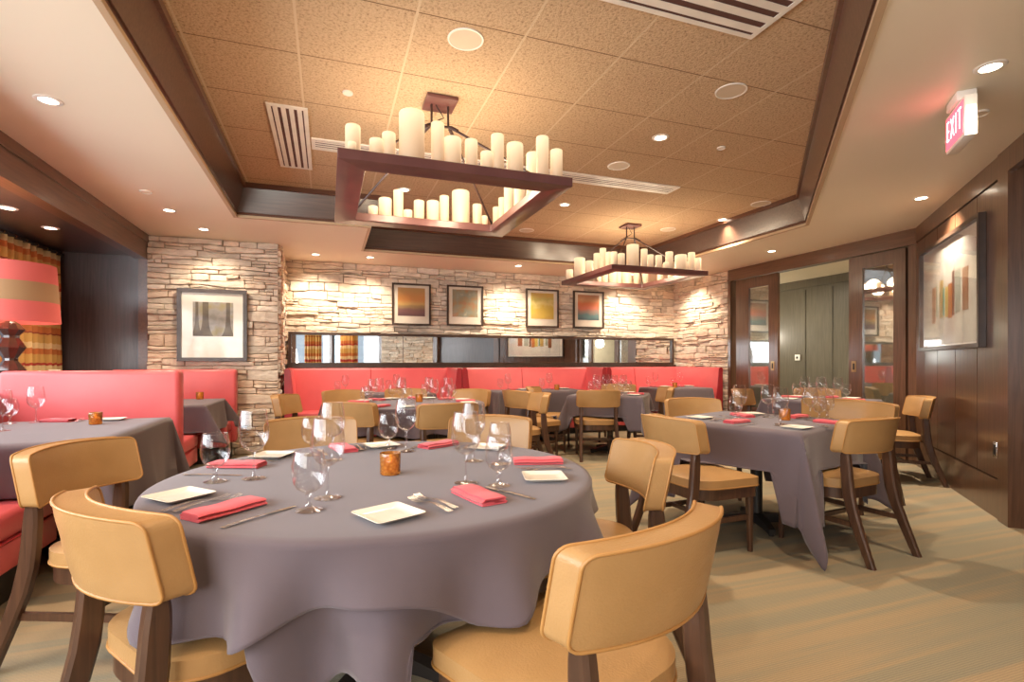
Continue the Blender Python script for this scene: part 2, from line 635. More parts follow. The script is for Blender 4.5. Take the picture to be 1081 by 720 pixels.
# low ceiling with the tray opening
TRAY = [(-0.9, -1.54), (-0.9, 6.1), (0.46, 6.08), (0.46, 7.38), (5.0, 7.38), (5.0, 4.36)]
def flat_with_hole(outer, hole, z):
    bm = B()
    es = []
    for loop in (outer, hole):
        vs = [bm.verts.new((x, y, z)) for x, y in loop]
        es += [bm.edges.new((vs[i], vs[(i + 1) % len(vs)])) for i in range(len(vs))]
    bmesh.ops.triangle_fill(bm, use_beauty=True, edges=es)
    return bm
b = flat_with_hole([(-2.06, -3.0), (XD + 0.1, -3.0), (XD + 0.1, YB + 0.15), (-2.06, YB + 0.15)], TRAY, ZC)
struct('ceiling', b, M['paint'])
b = B(); prism(b, [(-1.0, -2.0), (5.2, -2.0), (5.2, 7.6), (-1.0, 7.6)], ZT, ZT + 0.1)
struct('ceiling_tray', b, M['tiles'])
b = B(); bx(b, -3.1, XD + 0.2, -3.2, YB + 0.3, ZT + 0.15, ZT + 0.2)
struct('ceiling_slab', b, M['gap'])

def ring_wall(pts, z0, z1, t, inward=0.0, top_in=None):
    """vertical bands round the tray opening; t = thickness outwards"""
    bm = B()
    n = len(pts)
    P = [Vector(p) for p in pts]
    area = sum(P[i].x * P[(i + 1) % n].y - P[(i + 1) % n].x * P[i].y for i in range(n))
    s = 1 if area < 0 else -1
    def off(d):
        out = []
        for i in range(n):
            e1 = (P[i] - P[i - 1]).normalized()
            e2 = (P[(i + 1) % n] - P[i]).normalized()
            n1 = Vector((-e1.y, e1.x)) * s
            n2 = Vector((-e2.y, e2.x)) * s
            k = 1 + n1.dot(n2)
            out.append(P[i] + (n1 + n2) * (d / k))
        return out
    inn, out = off(-inward), off(t)
    top = inn if top_in is None else off(-top_in)
    for z in (0,):
        a0 = [bm.verts.new((p.x, p.y, z0)) for p in inn]
        a1 = [bm.verts.new((p.x, p.y, z1)) for p in top]
        b0 = [bm.verts.new((p.x, p.y, z0)) for p in out]
        b1 = [bm.verts.new((p.x, p.y, z1)) for p in out]
    for i in range(n):
        j = (i + 1) % n
        bm.faces.new((a0[i], a0[j], a1[j], a1[i]))
        bm.faces.new((b0[j], b0[i], b1[i], b1[j]))
        bm.faces.new((a0[j], a0[i], b0[i], b0[j]))
        bm.faces.new((a1[i], a1[j], b1[j], b1[i]))
    return bm
struct('trim_1', ring_wall(TRAY, ZC - 0.006, ZC + 0.022, 0.03, 0.004), M['lip'])
struct('trim_2', ring_wall(TRAY, ZC + 0.022, ZC + 0.05, 0.04, 0.0), M['fascia_x'])
struct('trim_3', ring_wall(TRAY, ZC + 0.05, ZT - 0.05, 0.04, 0.012, 0.075), M['fascia_face'])
struct('trim_11', ring_wall(TRAY, ZT - 0.05, ZT, 0.04, 0.10), M['fascia_x'])

# ---- ledge-stone walls: every stone is its own block of the facing
def stone_wall(name, p0, p1, z0, z1, seed, thick=0.14, end_return=0.0):
    r = random.Random(seed)
    bm = B()
    tone = bm.loops.layers.float_color.new('tone')
    P0, P1 = Vector(p0), Vector(p1)
    u = (P1 - P0).normalized()
    W = (P1 - P0).length
    nrm = Vector((u.y, -u.x))           # facing side: to the right of p0 -> p1
    def pt(s, d, z):
        q = P0 + u * s + nrm * d
        return bm.verts.new((q.x, q.y, z))
    # backing
    vs = [pt(0, 0, z0), pt(W, 0, z0), pt(W, 0, z1), pt(0, 0, z1), pt(0, -thick, z0), pt(W, -thick, z0), pt(W, -thick, z1), pt(0, -thick, z1)]
    for q in ((0, 1, 2, 3), (5, 4, 7, 6), (4, 0, 3, 7), (1, 5, 6, 2), (3, 2, 6, 7)):
        f = bm.faces.new([vs[i] for i in q])
        for lp in f.loops:
            lp[tone] = (0.16, 0.085, 0.055, 1)
    def block(s0, s1, lo, hi):
        """lo, hi: functions of s giving the lower and upper joint"""
        L = s1 - s0
        if L < 0.02:
            return
        sm = (s0 + s1) / 2
        if hi(sm) - lo(sm) < 0.016:
            return
        dep = r.uniform(0.012, 0.040) if r.random() < 0.8 else r.uniform(0.038, 0.055)
        g = r.uniform(0.0008, 0.0022)
        n = max(2, int(L / 0.055) + 1)
        k = r.random()
        base = Vector((0.78, 0.675, 0.565))
        if k < 0.22:
            base = Vector((0.75, 0.61, 0.49))
        elif k < 0.42:
            base = Vector((0.66, 0.585, 0.50))
        elif k < 0.58:
            base = Vector((0.82, 0.74, 0.64))
        base *= r.uniform(0.92, 1.10)
        cols = []
        tilt = r.uniform(-0.10, 0.10)
        rnd_end = (r.uniform(0.0, 0.35), r.uniform(0.0, 0.35))
        for i in range(n + 1):
            q = i / n
            s = s0 + g + (L - 2 * g) * q
            a, c = lo(s), hi(s)
            h = c - a
            e0 = max(0.0, 1 - q * L / 0.05) * rnd_end[0] + max(0.0, 1 - (1 - q) * L / 0.05) * rnd_end[1]
            jt, jb = r.uniform(-0.006, 0.001) - h * 0.25 * e0, r.uniform(-0.001, 0.006) + h * 0.25 * e0
            d = max(0.006, dep + r.uniform(-0.005, 0.005) + tilt * (q - 0.5) * 0.05 - 0.006 * e0)
            ch = 0.0045
            end = (ch if i == 0 else (-ch if i == n else 0))
            mid = (a + c) / 2 + r.uniform(-0.2, 0.2) * h
            cols.append([pt(s, 0, a + g), pt(s + end, d - 0.006, a + g + jb), pt(s + end, d, a + ch + g + jb),
                         pt(s + end, d + r.uniform(-0.003, 0.008), mid),
                         pt(s + end, d, c - ch - g + jt), pt(s + end, d - 0.006, c - g + jt), pt(s, 0, c - g)])
        fs = []
        for p, q in zip(cols, cols[1:]):
            for j in range(6):
                fs.append(bm.faces.new((p[j], q[j], q[j + 1], p[j + 1])))
        fs.append(bm.faces.new(cols[0]))
        fs.append(bm.faces.new(cols[-1][::-1]))
        for f in fs:
            for lp in f.loops:
                lp[tone] = (base.x, base.y, base.z, 1)
    zs = [z0]
    while zs[-1] < z1 - 0.02:
        h = r.choice((0.055, 0.065, 0.075, 0.09, 0.10, 0.12, 0.135, 0.08))
        if z1 - (zs[-1] + h) < 0.05:
            h = z1 - zs[-1]
        zs.append(zs[-1] + h)
    def joint(z, amp):
        w = [(r.uniform(2.0, 4.5), r.uniform(0, 6.28), 0.55), (r.uniform(6, 10), r.uniform(0, 6.28), 0.3), (r.uniform(14, 20), r.uniform(0, 6.28), 0.15)]
        return lambda s: z + amp * sum(k * math.sin(f * s + p) for f, p, k in w)
    J = [joint(z, 0.0 if i in (0, len(zs) - 1) else 0.018) for i, z in enumerate(zs)]
    def between(lo, hi, t, w=0.0):
        f, p = r.uniform(4, 9), r.uniform(0, 6.28)
        return lambda s: lo(s) + (hi(s) - lo(s)) * min(0.85, max(0.15, t + w * math.sin(f * s + p)))
    for lo, hi, h in zip(J, J[1:], [b_ - a_ for a_, b_ in zip(zs, zs[1:])]):
        s = -r.uniform(0, 0.2)
        while s < W:
            e = s + r.uniform(0.14, 0.60) * (1.0 if h < 0.11 else 0.85)
            if W - e < 0.06:
                e = W
            e = min(e, W)
            a = max(s, 0)
            if h >= 0.075 and r.random() < 0.6:
                cut = between(lo, hi, r.uniform(0.35, 0.65), 0.12)
                m = a + (e - a) * r.uniform(0.3, 0.7)
                if r.random() < 0.5:
                    block(a, e, lo, cut)
                else:
                    block(a, m, lo, cut)
                    block(m, e, lo, cut)
                if r.random() < 0.5:
                    block(a, e, cut, hi)
                else:
                    m2 = a + (e - a) * r.uniform(0.3, 0.7)
                    block(a, m2, cut, hi)
                    block(m2, e, cut, hi)
            else:
                block(a, e, lo, hi)
            s = e
    return struct(name, bm, M['stone'])

stone_wall('wall_back', (-0.6, YB), (XD, YB), 0.0, ZC, 3)
stone_wall('wall_pillar_front', (-2.04, 7.36), (-0.60, 7.36), 0.0, ZC, 5, thick=0.12)
stone_wall('wall_pillar_side', (-0.615, 7.355), (-0.615, YB), 0.0, ZC, 6, thick=0.10)
# door wall: its stone stretch beside the back corner
stone_wall('wall_corner', (XD, YB), (XD, 6.99), 0.0, ZC, 8, thick=0.12)

# ---- door wall: header, jambs, sliding glazed doors
b = B(); bx(b, XD - 0.03, XD + 0.14, 4.03, 6.99, 2.515, ZC); bx(b, XD - 0.045, XD - 0.03, 4.03, 6.99, 2.505, 2.53)
struct('trim_4', b, M['beam'])
b = B(); bx(b, XD - 0.03, XD + 0.14, 6.93, 6.99, 0, 2.515)
struct('trim_5', b, M['panel'])
b = B(); bx(b, XD - 0.02, XD + 0.14, 4.03, 4.135, 0, 2.515)
struct('trim_6', b, M['panel'])

def slider(name, y0, y1, g0, g1, hy):
    o = B()
    x0, x1 = XD + 0.02, XD + 0.065
    zt, gb, gt = 2.505, 0.32, 2.345
    bx(o, x0, x1, y0, g0, 0.01, zt); bx(o, x0, x1, g1, y1, 0.01, zt)
    bx(o, x0, x1, g0, g1, 0.01, gb); bx(o, x0, x1, g0, g1, gt, zt)
    d = struct(name, o, M['panel'])
    p = B(); bx(p, x0 + 0.018, x0 + 0.026, g0 - 0.005, g1 + 0.005, gb - 0.005, gt + 0.005)
    obj('glass_pane', p, M['pane'], d)
    h = B()
    bx(h, x0 - 0.006, x0 + 0.004, hy - 0.03, hy + 0.03, 1.04, 1.18)
    obj('flush_pull', h, M['brass'], d)
    h2 = B(); bx(h2, x0 - 0.009, x0 - 0.005, hy - 0.012, hy + 0.012, 1.07, 1.15)
    obj('pull_recess', h2, M['gap'], d)
    return d
slider('door_1', 6.02, 6.86, 6.19, 6.59, 6.11)
slider('door_2', 4.19, 4.89, 4.33, 4.71, 4.82)

# ---- corridor behind the doors
b = B(); bx(b, 8.35, 8.45, 2.6, 9.6, 0, ZC)
struct('wall_corridor', b, M['green_panel'])
b = B()
for y in (5.6, 6.75, 7.3, 7.95, 8.6):
    bx(b, 8.335, 8.35, y - 0.012, y + 0.012, 0, 2.5)
bx(b, 8.32, 8.35, 2.6, 9.6, 2.55, ZC)
bx(b, 8.31, 8.35, 6.25, 6.35, 0, 2.55)
struct('trim_7', b, M['green_panel'])
b = B(); bx(b, XD + 0.1, 8.45, 2.6, 9.6, ZC, ZC + 0.05)
struct('ceiling_corridor', b, M['paint'])
b = B(); bx(b, XD + 0.1, 8.45, 9.5, 9.6, 0, ZC); bx(b, XD + 0.1, 8.45, 2.5, 2.6, 0, ZC)
struct('wall_corridor_ends', b, M['green_wall'])
b = B(); bx(b, XD + 0.14, XD + 0.2, 7.0, 9.6, 0, ZC); bx(b, XD + 0.14, XD + 0.2, 2.5, 4.05, 0, ZC)
struct('wall_corridor_inner', b, M['green_wall'])
t = thing('wall_switch', 'small white square switch plate on the corridor panelling beyond the doors', 'switch', (8.335, 7.45, 1.25), 0)
b = B(); rbx(b, -0.012, 0.0, -0.055, 0.055, -0.055, 0.055, 0.004); obj('plate', b, M['thermo'], t)
b = B(); rbx(b, -0.018, -0.012, -0.02, 0.02, -0.02, 0.02, 0.002); obj('button', b, M['black_metal'], t)

# ---- diagonal panelled wall
def dpt(s, d):
    """s metres from the door-wall corner along the diagonal, d into the room"""
    return (6.32 - s * S2 - d * S2, 4.05 - s * S2 + d * S2)
def dslab(bm, s0, s1, d0, d1, z0, z1):
    prism(bm, [dpt(s0, d0), dpt(s1, d0), dpt(s1, d1), dpt(s0, d1)], z0, z1)
b = B(); dslab(b, -0.2, 2.36, -0.15, 0.0, 0, ZC)
struct('wall_right', b, M['gap'])
b = B()
seams = [0.0, 0.36, 0.80, 1.33, 1.86, 2.30]
for s0, s1 in zip(seams, seams[1:]):
    dslab(b, s0 + 0.005, s1 - 0.005, 0.0, 0.012, 0.302, 2.512)
dslab(b, 0.0, 2.305, 0.0, 0.02, 2.525, ZC)
struct('wall_right_panels', b, M['panel'])
b = B(); dslab(b, 0.0, 2.305, 0.0, 0.016, 0.0, 0.288)
struct('baseboard_right', b, M['panel'])
b = B(); dslab(b, 2.325, 2.50, -0.10, 0.03, 0, ZC); dslab(b, 2.50, 4.6, -0.02, 0.03, 2.52, ZC); dslab(b, 4.45, 4.6, -0.1, 0.03, 0, ZC)
struct('trim_8', b, M['panel'])
b = B(); dslab(b, 2.46, 4.6, -0.16, -0.10, 0, ZC)
struct('wall_right_recess', b, M['ebony'])
q0, q1 = dpt(4.6, 0), dpt(6.6, 0)
stone_wall('wall_right_stone', q0, q1, 0.0, ZC, 14, thick=0.12)
b = B(); dslab(b, 6.6, 10.2, -0.12, 0.0, 0, 0.85); dslab(b, 6.6, 10.2, -0.12, 0.0, 2.45, ZC)
for s in (6.6, 7.7, 8.75, 9.8):
    dslab(b, s, s + 0.12, -0.12, 0.0, 0.85, 2.45)
w1 = struct('window_1', b, M['panel'])
for s in (6.72, 7.82, 8.87):
    b = B(); dslab(b, s, s + 0.98 if s < 7 else s + 0.93, -0.075, -0.069, 0.85, 2.45); obj('glass_pane', b, M['window_glass'], w1)
# back of the room, behind the camera
b = B()
bx(b, -3.1, 0.2, -2.95, -2.8, 0, 0.85); bx(b, -3.1, 0.2, -2.95, -2.8, 2.45, ZC)
for x in (-3.1, -2.2, -1.2, -0.45):
    bx(b, x, x + 0.16, -2.95, -2.8, 0.85, 2.45)
w2 = struct('window_2', b, M['panel'])
for x0_, x1_ in ((-2.94, -2.2), (-2.04, -1.2), (-1.04, -0.45)):
    b = B(); bx(b, x0_, x1_, -2.885, -2.879, 0.85, 2.45); obj('glass_pane', b, M['window_glass'], w2)

# ---- window bay on the left: beam, soffit, end panel, window wall
b = B(); bx(b, -2.16, -2.04, -2.9, 7.38, 2.40, ZC); bx(b, -2.04, -2.025, -2.9, 7.36, 2.60, ZC)
struct('beam_left', b, M['beam'])
b = B(); bx(b, -3.1, -2.16, -2.9, 7.5, 2.44, 2.5)
struct('ceiling_bay', b, M['ebony'])
b = B(); bx(b, -3.1, -2.135, 7.40, 7.5, 0, 2.44)
struct('wall_bay_end', b, M['ebony'])
b = B(); bx(b, -2.135, -2.04, 7.36, 7.5, 0, 2.44)
struct('trim_9', b, M['beam'])
b = B()
bx(b, -3.1, -2.97, -2.9, 7.5, 0, 0.92); bx(b, -3.1, -2.97, -2.9, 7.5, 2.38, 2.5)
for y in (-2.9, -1.2, 0.4, 2.0, 3.6, 5.2, 6.6):
    bx(b, -3.1, -2.97, y, y + (0.9 if y > 6 else 0.14), 0.92, 2.38)
w3 = struct('window_3', b, M['panel'])
for y0_, y1_ in ((-2.76, -1.2), (-1.06, 0.4), (0.54, 2.0), (2.14, 3.6), (3.74, 5.2), (5.34, 6.6)):
    b = B(); bx(b, -3.04, -3.034, y0_, y1_, 0.92, 2.38); obj('glass_pane', b, M['window_glass'], w3)
b = B(); bx(b, -2.97, -2.36, 1.0, 7.38, 0.0, 0.90); bx(b, -2.97, -2.33, 1.0, 7.38, 0.90, 0.94)
t = obj('window_ledge', b, M['beam']); tag(t, 'dark wooden ledge along the window bay behind the red booths', 'ledge')
b = B(); bx(b, -3.1, 0.2, -3.2, -3.1, 0, 0.01); struct('trim_10', b, M['gap'])

# ------------------------------------------------------------------ ceiling fittings
def make_downlight(label, loc):
    t = thing('downlight', label, 'downlight', loc, 0, 'recessed downlights')
    b = B(); lathe(b, [(0.045, 0.0), (0.047, -0.006), (0.066, -0.004), (0.070, 0.0)], 24, close=False)
    obj('trim_ring', b, M['white_metal'], t)
    b = B(); lathe(b, [(0.0, -0.0025), (0.046, -0.0025)], 24, close=False)
    obj('lens', b, M['lens'], t)
    return t
DL = [
    ((-1.53, 3.75, ZC), 'bright recessed downlight in the painted ceiling near the beam, beside the tray edge', 26, None),
    ((-1.50, 6.07, ZC), 'recessed downlight in the painted ceiling over the second booth table', 26, None),
    ((-1.34, 6.80, ZC), 'recessed downlight just in front of the stone pillar with the tree picture', 14, (-1.34, 7.36, 1.3)),
    ((-0.16, 7.87, ZC), 'recessed downlight nearest the stone pillar corner above the first banquette', 25, (-0.2, 8.45, 1.2)),
    ((0.58, 7.82, ZC), 'recessed downlight above the wall just before the sunset picture', 31, (0.55, 8.45, 1.1)),
    ((2.84, 7.73, ZC), 'recessed downlight above the gap between the two middle wall pictures', 40, (2.84, 8.45, 1.1)),
    ((5.00, 7.80, ZC), 'recessed downlight above the stone beyond the orange and teal picture', 40, (5.15, 8.45, 1.1)),
    ((5.80, 7.72, ZC), 'recessed downlight facing the stone return beside the sliding doors', 30, (6.32, 7.7, 1.2)),
    ((5.74, 5.55, ZC), 'recessed downlight in the painted ceiling opposite the open doorway', 28, None),
    ((5.19, 3.29, ZC), 'recessed downlight over the big framed print on the panelled wall', 70, (5.45, 3.18, 1.4)),
    ((3.22, 1.71, ZC), 'large bright recessed downlight beside the exit sign', 34, None),
    ((2.60, 3.66, ZT), 'brightest downlight among the ceiling tiles between the two chandeliers', 40, None),
    ((2.64, 5.60, ZT), 'downlight among the ceiling tiles beyond the long slot diffuser', 36, None),
    ((4.86, 5.50, ZT), 'downlight among the ceiling tiles close to the dark tray corner', 36, None),
    ((0.78, 5.69, ZT), 'downlight among the tiles seen through the near chandelier frame', 36, None),
]
LIGHT_GAIN = 1.0
def spot(loc, target, watts, size=R(112), blend=0.85, color=(1.0, 0.80, 0.56), rad=0.05):
    l = bpy.data.lights.new('downlight_or_fill_spot', 'SPOT')
    l.energy = watts * LIGHT_GAIN
    l.spot_size = size
    l.spot_blend = blend
    l.color = color
    l.shadow_soft_size = rad
    o = bpy.data.objects.new('downlight_or_fill_spot', l)
    COL.objects.link(o)
    o.location = loc
    d = Vector(target) - Vector(loc)
    o.rotation_euler = d.to_track_quat('-Z', 'Y').to_euler()
    return o
dl0 = None
for loc, lab, w, tgt in DL:
    if dl0 is None:
        dl0 = make_downlight(lab, loc)
    else:
        dup(dl0, lab, loc)
    p = (loc[0], loc[1], loc[2] - 0.03)
    if tgt:
        spot(p, tgt, w * 2.35, R(106), 0.9, (1.0, 0.85, 0.66), 0.03)
    else:
        spot(p, (loc[0], loc[1], 0), w * (3.0 if loc[1] > 3.2 else 1.5))
for loc, lab in (((-2.48, 6.12, 2.44), 'recessed downlight in the dark bay soffit, just past the striped curtain top'),
                 ((-2.49, 5.44, 2.44), 'recessed downlight in the dark bay soffit at the photo edge'),
                 ((6.98, 6.15, ZC), 'recessed downlight in the corridor ceiling beyond the sliding doors')):
    dup(dl0, lab, loc)
    spot((loc[0], loc[1], loc[2] - 0.03), (loc[0], loc[1], 0), 26 if loc[0] < 0 else 60, R(120), 0.8, (1.0, 0.84, 0.62))
# added fill spots without fixtures, out of the camera's view, keep the near half of the room lit
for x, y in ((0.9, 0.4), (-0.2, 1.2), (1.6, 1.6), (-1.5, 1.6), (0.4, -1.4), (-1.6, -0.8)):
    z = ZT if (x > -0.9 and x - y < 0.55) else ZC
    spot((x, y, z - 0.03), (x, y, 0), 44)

def disc(name, label, cat, loc, r, mat, group=None, drop=0.006, rim=0.012):
    t = thing(name, label, cat, loc, 0, group)
    b = B(); lathe(b, [(r - rim, -0.001), (r - rim * 0.9, -drop), (r - 0.001, -drop), (r, 0.0)], 32, close=False); obj('rim', b, M['white_metal'], t)
    b = B(); lathe(b, [(0, -drop * 0.6), (r - rim, -drop * 0.6)], 32, close=False); obj('cover', b, mat, t)
    return t
M['speaker'] = simple('speaker_mesh', (0.62, 0.50, 0.36), (0.66, 0.53, 0.39), rough=0.6)
SP = [((0.75, 2.92), 'large round speaker grille on the tiles above the near chandelier canopy', 0.105),
      ((2.61, 2.87), 'round speaker grille in the tiles just below the big slatted vent', 0.105),
      ((2.60, 4.32), 'round speaker grille in the tiles beside the long slot diffuser', 0.105),
      ((4.50, 6.16), 'round speaker grille on the tiles just past the far chandelier canopy', 0.105),
      ((4.80, 4.80), 'round speaker grille at the narrowing tray corner by the doors', 0.11),
      ((2.65, 6.87), 'round speaker grille near the far dark edge of the tray', 0.105)]
for (x, y), lab, r in SP:
    disc('ceiling_speaker', lab, 'speaker', (x, y, ZT), r, M['speaker'], 'round ceiling speakers')
for (x, y), lab in (((0.13, 3.77), 'small white sprinkler cover on the tile above the left candles'), ((3.22, 3.66), 'small white sprinkler cover beyond the brightest tile downlight')):
    disc('ceiling_sprinkler', lab, 'sprinkler', (x, y, ZT), 0.035, M['white_metal'], 'sprinkler covers', 0.01, 0.004)
for (x, y), lab in (((-1.53, 5.47), 'pale sprinkler cover in the painted ceiling by the booths'), ((3.75, 2.05), 'pale sprinkler cover in the painted ceiling behind the exit sign'), ((4.05, 2.36), 'thin round ceiling plate in the paint below the exit sign')):
    disc('ceiling_sprinkler', lab, 'sprinkler', (x, y, ZC), 0.05, M['paint'], 'sprinkler covers', 0.012, 0.006)

def vent(label, x0, x1, y0, y1, along, n):
    t = thing('ceiling_vent', label, 'vent', ((x0 + x1) / 2, (y0 + y1) / 2, ZT), 0, 'white ceiling vents')
    a, c = (x1 - x0) / 2, (y1 - y0) / 2
    f = 0.03
    b = B()
    for q in ((-a, a, -c, -c + f), (-a, a, c - f, c), (-a, -a + f, -c + f, c - f), (a - f, a, -c + f, c - f)):
        bx(b, q[0], q[1], q[2], q[3], -0.012, 0)
    obj('vent_frame', b, M['white_metal'], t)
    b = B(); bx(b, -a + f, a - f, -c + f, c - f, -0.0085, -0.0005); obj('vent_back', b, M['slot'], t)
    for k in range(n):
        b = B()
        w = (2 * (c if along == 'x' else a) - 2 * f) / n
        p = -(c if along == 'x' else a) + f + w * (k + 0.5)
        if along == 'x':
            bx(b, -a + f, a - f, p - w * 0.27, p + w * 0.27, -0.012, -0.0095)
        else:
            bx(b, p - w * 0.30, p + w * 0.30, -c + f, c - f, -0.012, -0.0095)
        obj('vent_blade', b, M['white_metal'], t)
vent('white slatted vent standing lengthwise among the tiles at the left end', -0.42, -0.14, 4.10, 5.38, 'y', 4)
vent('long narrow white slot diffuser running across the tiles behind the chandelier', -0.13, 3.53, 4.62, 4.85, 'x', 4)
vent('big white slatted vent in the tiles at the top edge of the photo', 1.07, 2.29, 1.76, 2.36, 'x', 6)

# ------------------------------------------------------------------ chandeliers
def arc_cyl(bm, r, h, n=18):
    lathe(bm, [(0, 0), (r, 0), (r, h - r * 0.18), (r * 0.95, h - r * 0.05), (r * 0.82, h), (r * 0.62, h - r * 0.06), (r * 0.45, h - r * 0.16), (0, h - r * 0.2)], n, close=False)

def chandelier(label, cx, cy, L, cands):
    z0, z1, wd = 2.275, 2.335, 0.155
    t = thing('candle_chandelier', label, 'chandelier', (cx, cy, ZT), 0, 'square candle chandeliers')
    o = -ZT
    h = L / 2
    b = B()
    bm_out = [(-h, -h), (h, -h), (h, h), (-h, h)]
    bm_in = [(-h + wd, -h + wd), (h - wd, -h + wd), (h - wd, h - wd), (-h + wd, h - wd)]
    V = [[b.verts.new((x, y, z + o)) for x, y in lp] for lp in (bm_out, bm_in) for z in (z0, z1)]
    for i in range(4):
        j = (i + 1) % 4
        b.faces.new((V[0][i], V[0][j], V[1][j], V[1][i]))
        b.faces.new((V[2][j], V[2][i], V[3][i], V[3][j]))
        b.faces.new((V[0][j], V[0][i], V[2][i], V[2][j]))
        b.faces.new((V[1][i], V[1][j], V[3][j], V[3][i]))
    bmesh.ops.bevel(b, geom=b.edges[:], offset=0.004, segments=1, affect='EDGES')
    obj('frame', b, M['bronze'], t)
    b = B(); rbx(b, -0.11, 0.11, -0.11, 0.11, -0.03, -0.004, 0.005); obj('canopy', b, M['bronze'], t)
    b = B()
    hz = -0.17
    bx(b, -0.075, 0.075, -0.008, 0.008, hz - 0.012, hz)
    tube(b, [(-0.06, 0, -0.03), (-0.06, 0, hz)], 0.008, 8)
    tube(b, [(0.06, 0, -0.03), (0.06, 0, hz)], 0.008, 8)
    obj('hanger_bracket', b, M['dark_bronze'], t)
    b = B(); tube(b, [(-0.03, 0.0, -0.03), (0.01, 0.02, -0.07), (0.03, 0.01, -0.11), (-0.01, 0.0, -0.135), (-0.05, 0, -0.16)], 0.004, 6); obj('wire', b, M['black_metal'], t)
    q = h - wd + 0.02
    for sx in (-1, 1):
        for sy in (-1, 1):
            b = B()
            tube(b, [(sx * 0.062, 0, hz), (sx * q, sy * q, z1 + o)], 0.0085, 8)
            tube(b, [(sx * 0.075, sy * 0.015, hz - 0.012), (sx * 0.115, sy * 0.06, hz - 0.05)], 0.013, 8)
            obj('hanger_rod', b, M['dark_bronze'], t)
    for x, y, r, hh in cands:
        b = B(); arc_cyl(b, r, hh)
        obj('candle', b, M['candle'], t, (x - cx, y - cy, z1 + o + 0.001))
    for dx, dy in ((-0.45, -0.6), (0.45, -0.6), (-0.45, 0.6), (0.45, 0.6), (-0.6, 0), (0.6, 0)):
        l = bpy.data.lights.new('candle_glow', 'POINT')
        l.energy = CH_W
        l.color = (1.0, 0.80, 0.56)
        l.shadow_soft_size = 0.10
        o2 = bpy.data.objects.new('candle_glow', l)
        COL.objects.link(o2)
        o2.location = (cx + dx * 0.5, cy + dy * 0.5, z1 + 0.10)
    return t
CH_W = 4.0
F_, CX_, HY_, H_ = 550.0, 540.5, 382.0, 1.17
cY, sY = math.cos(YAW), math.sin(YAW)
def on_y(u, y):
    X = (u - CX_) / F_
    rx, ry = X * cY + sY, -X * sY + cY
    k = y / ry
    return rx * k, k
def on_x(u, x):
    X = (u - CX_) / F_
    rx, ry = X * cY + sY, -X * sY + cY
    k = x / rx
    return ry * k, k
def candles(L, cx, cy, near, far, left, right):
    """candles measured along the four bars: (u, width, top v)"""
    out = []
    h = L / 2 - 0.0775
    for rows, y in ((near, cy - h), (far, cy + h)):
        for u, w, v in rows:
            x, Y = on_y(u, y)
            out.append((x, y, w * Y / F_ / 2, H_ + (HY_ - v) * Y / F_ - 2.336))
    for rows, x in ((left, cx - h), (right, cx + h)):
        for u, w, v in rows:
            y, Y = on_x(u, x)
            out.append((x, y, w * Y / F_ / 2, H_ + (HY_ - v) * Y / F_ - 2.336))
    ok = []
    for x, y, r, z in out:
        x = min(max(x, cx - L / 2 + r + 0.005), cx + L / 2 - r - 0.005)
        y = min(max(y, cy - L / 2 + 0.04), cy + L / 2 - 0.04)
        r = min(r, 0.0745)
        ok.append((x, y, r, min(max(z, 0.05), 0.36)))
    return ok
L1 = 1.41
c1x, c1y = 0.755, 3.68
near1 = [(372.5, 15.5, 132.6), (397.5, 15, 147.3), (410.5, 14, 140.6), (434.8, 28.5, 118.9), (462, 14, 130), (477.8, 18.6, 146), (497.5, 13.5, 147.9), (514, 13.5, 160.8), (525.2, 13.5, 142.4), (543.6, 17.6, 152), (572.6, 13.5, 144.8), (587.3, 13, 158.7)]
far1 = [(393.9, 10, 217.8), (406.6, 13.5, 209.5), (420.5, 10.4, 201), (430.6, 9.3, 222), (442.3, 10.9, 212), (457, 13, 212.6), (469, 9.8, 207), (486.3, 19.7, 202), (503.7, 9.8, 216), (511.5, 6.5, 228)]
right1 = [(524.5, 8.5, 219), (530, 7.5, 209), (537, 10, 196.5), (548.5, 12, 190), (563, 15, 162)]
left1 = [(369, 9, 134), (387, 7, 203), (381, 9, 190), (376, 10, 165)]
chandelier('bigger-looking square bronze chandelier of pillar candles over the round front table', c1x, c1y, L1, candles(L1, c1x, c1y, near1, far1, left1, right1))
c2x, c2y = 3.885, 6.15
near2 = [(648, 7, 266), (655.8, 7.4, 267.7), (667.9, 14.4, 258.5), (680, 7, 263), (686.8, 6.7, 269), (695.3, 7, 269.6), (703.4, 6.5, 277), (706.5, 7.8, 265.9), (718.8, 14.8, 269.2), (724, 6, 276.4), (730, 7, 266.6), (736.7, 6.7, 272.7)]
far2 = [(632.7, 4.6, 292.5), (638.8, 6.3, 287.5), (647, 8.3, 287), (653, 6.3, 286), (661.4, 11.8, 286), (671.6, 6.3, 288.5), (682.7, 6.3, 288), (687.3, 5.5, 288)]
left2 = [(601.3, 7.4, 284.8), (611.5, 12, 272.4), (622.2, 8.3, 275.5), (630.3, 7.4, 267.5), (636.4, 7, 262.2), (642.6, 6.7, 266.3)]
right2 = [(722, 6, 283), (708, 6, 285), (697, 6, 288)]
chandelier('farther square bronze candle chandelier hanging near the stone wall corner', c2x, c2y, L1, candles(L1, c2x, c2y, near2, far2, left2, right2))

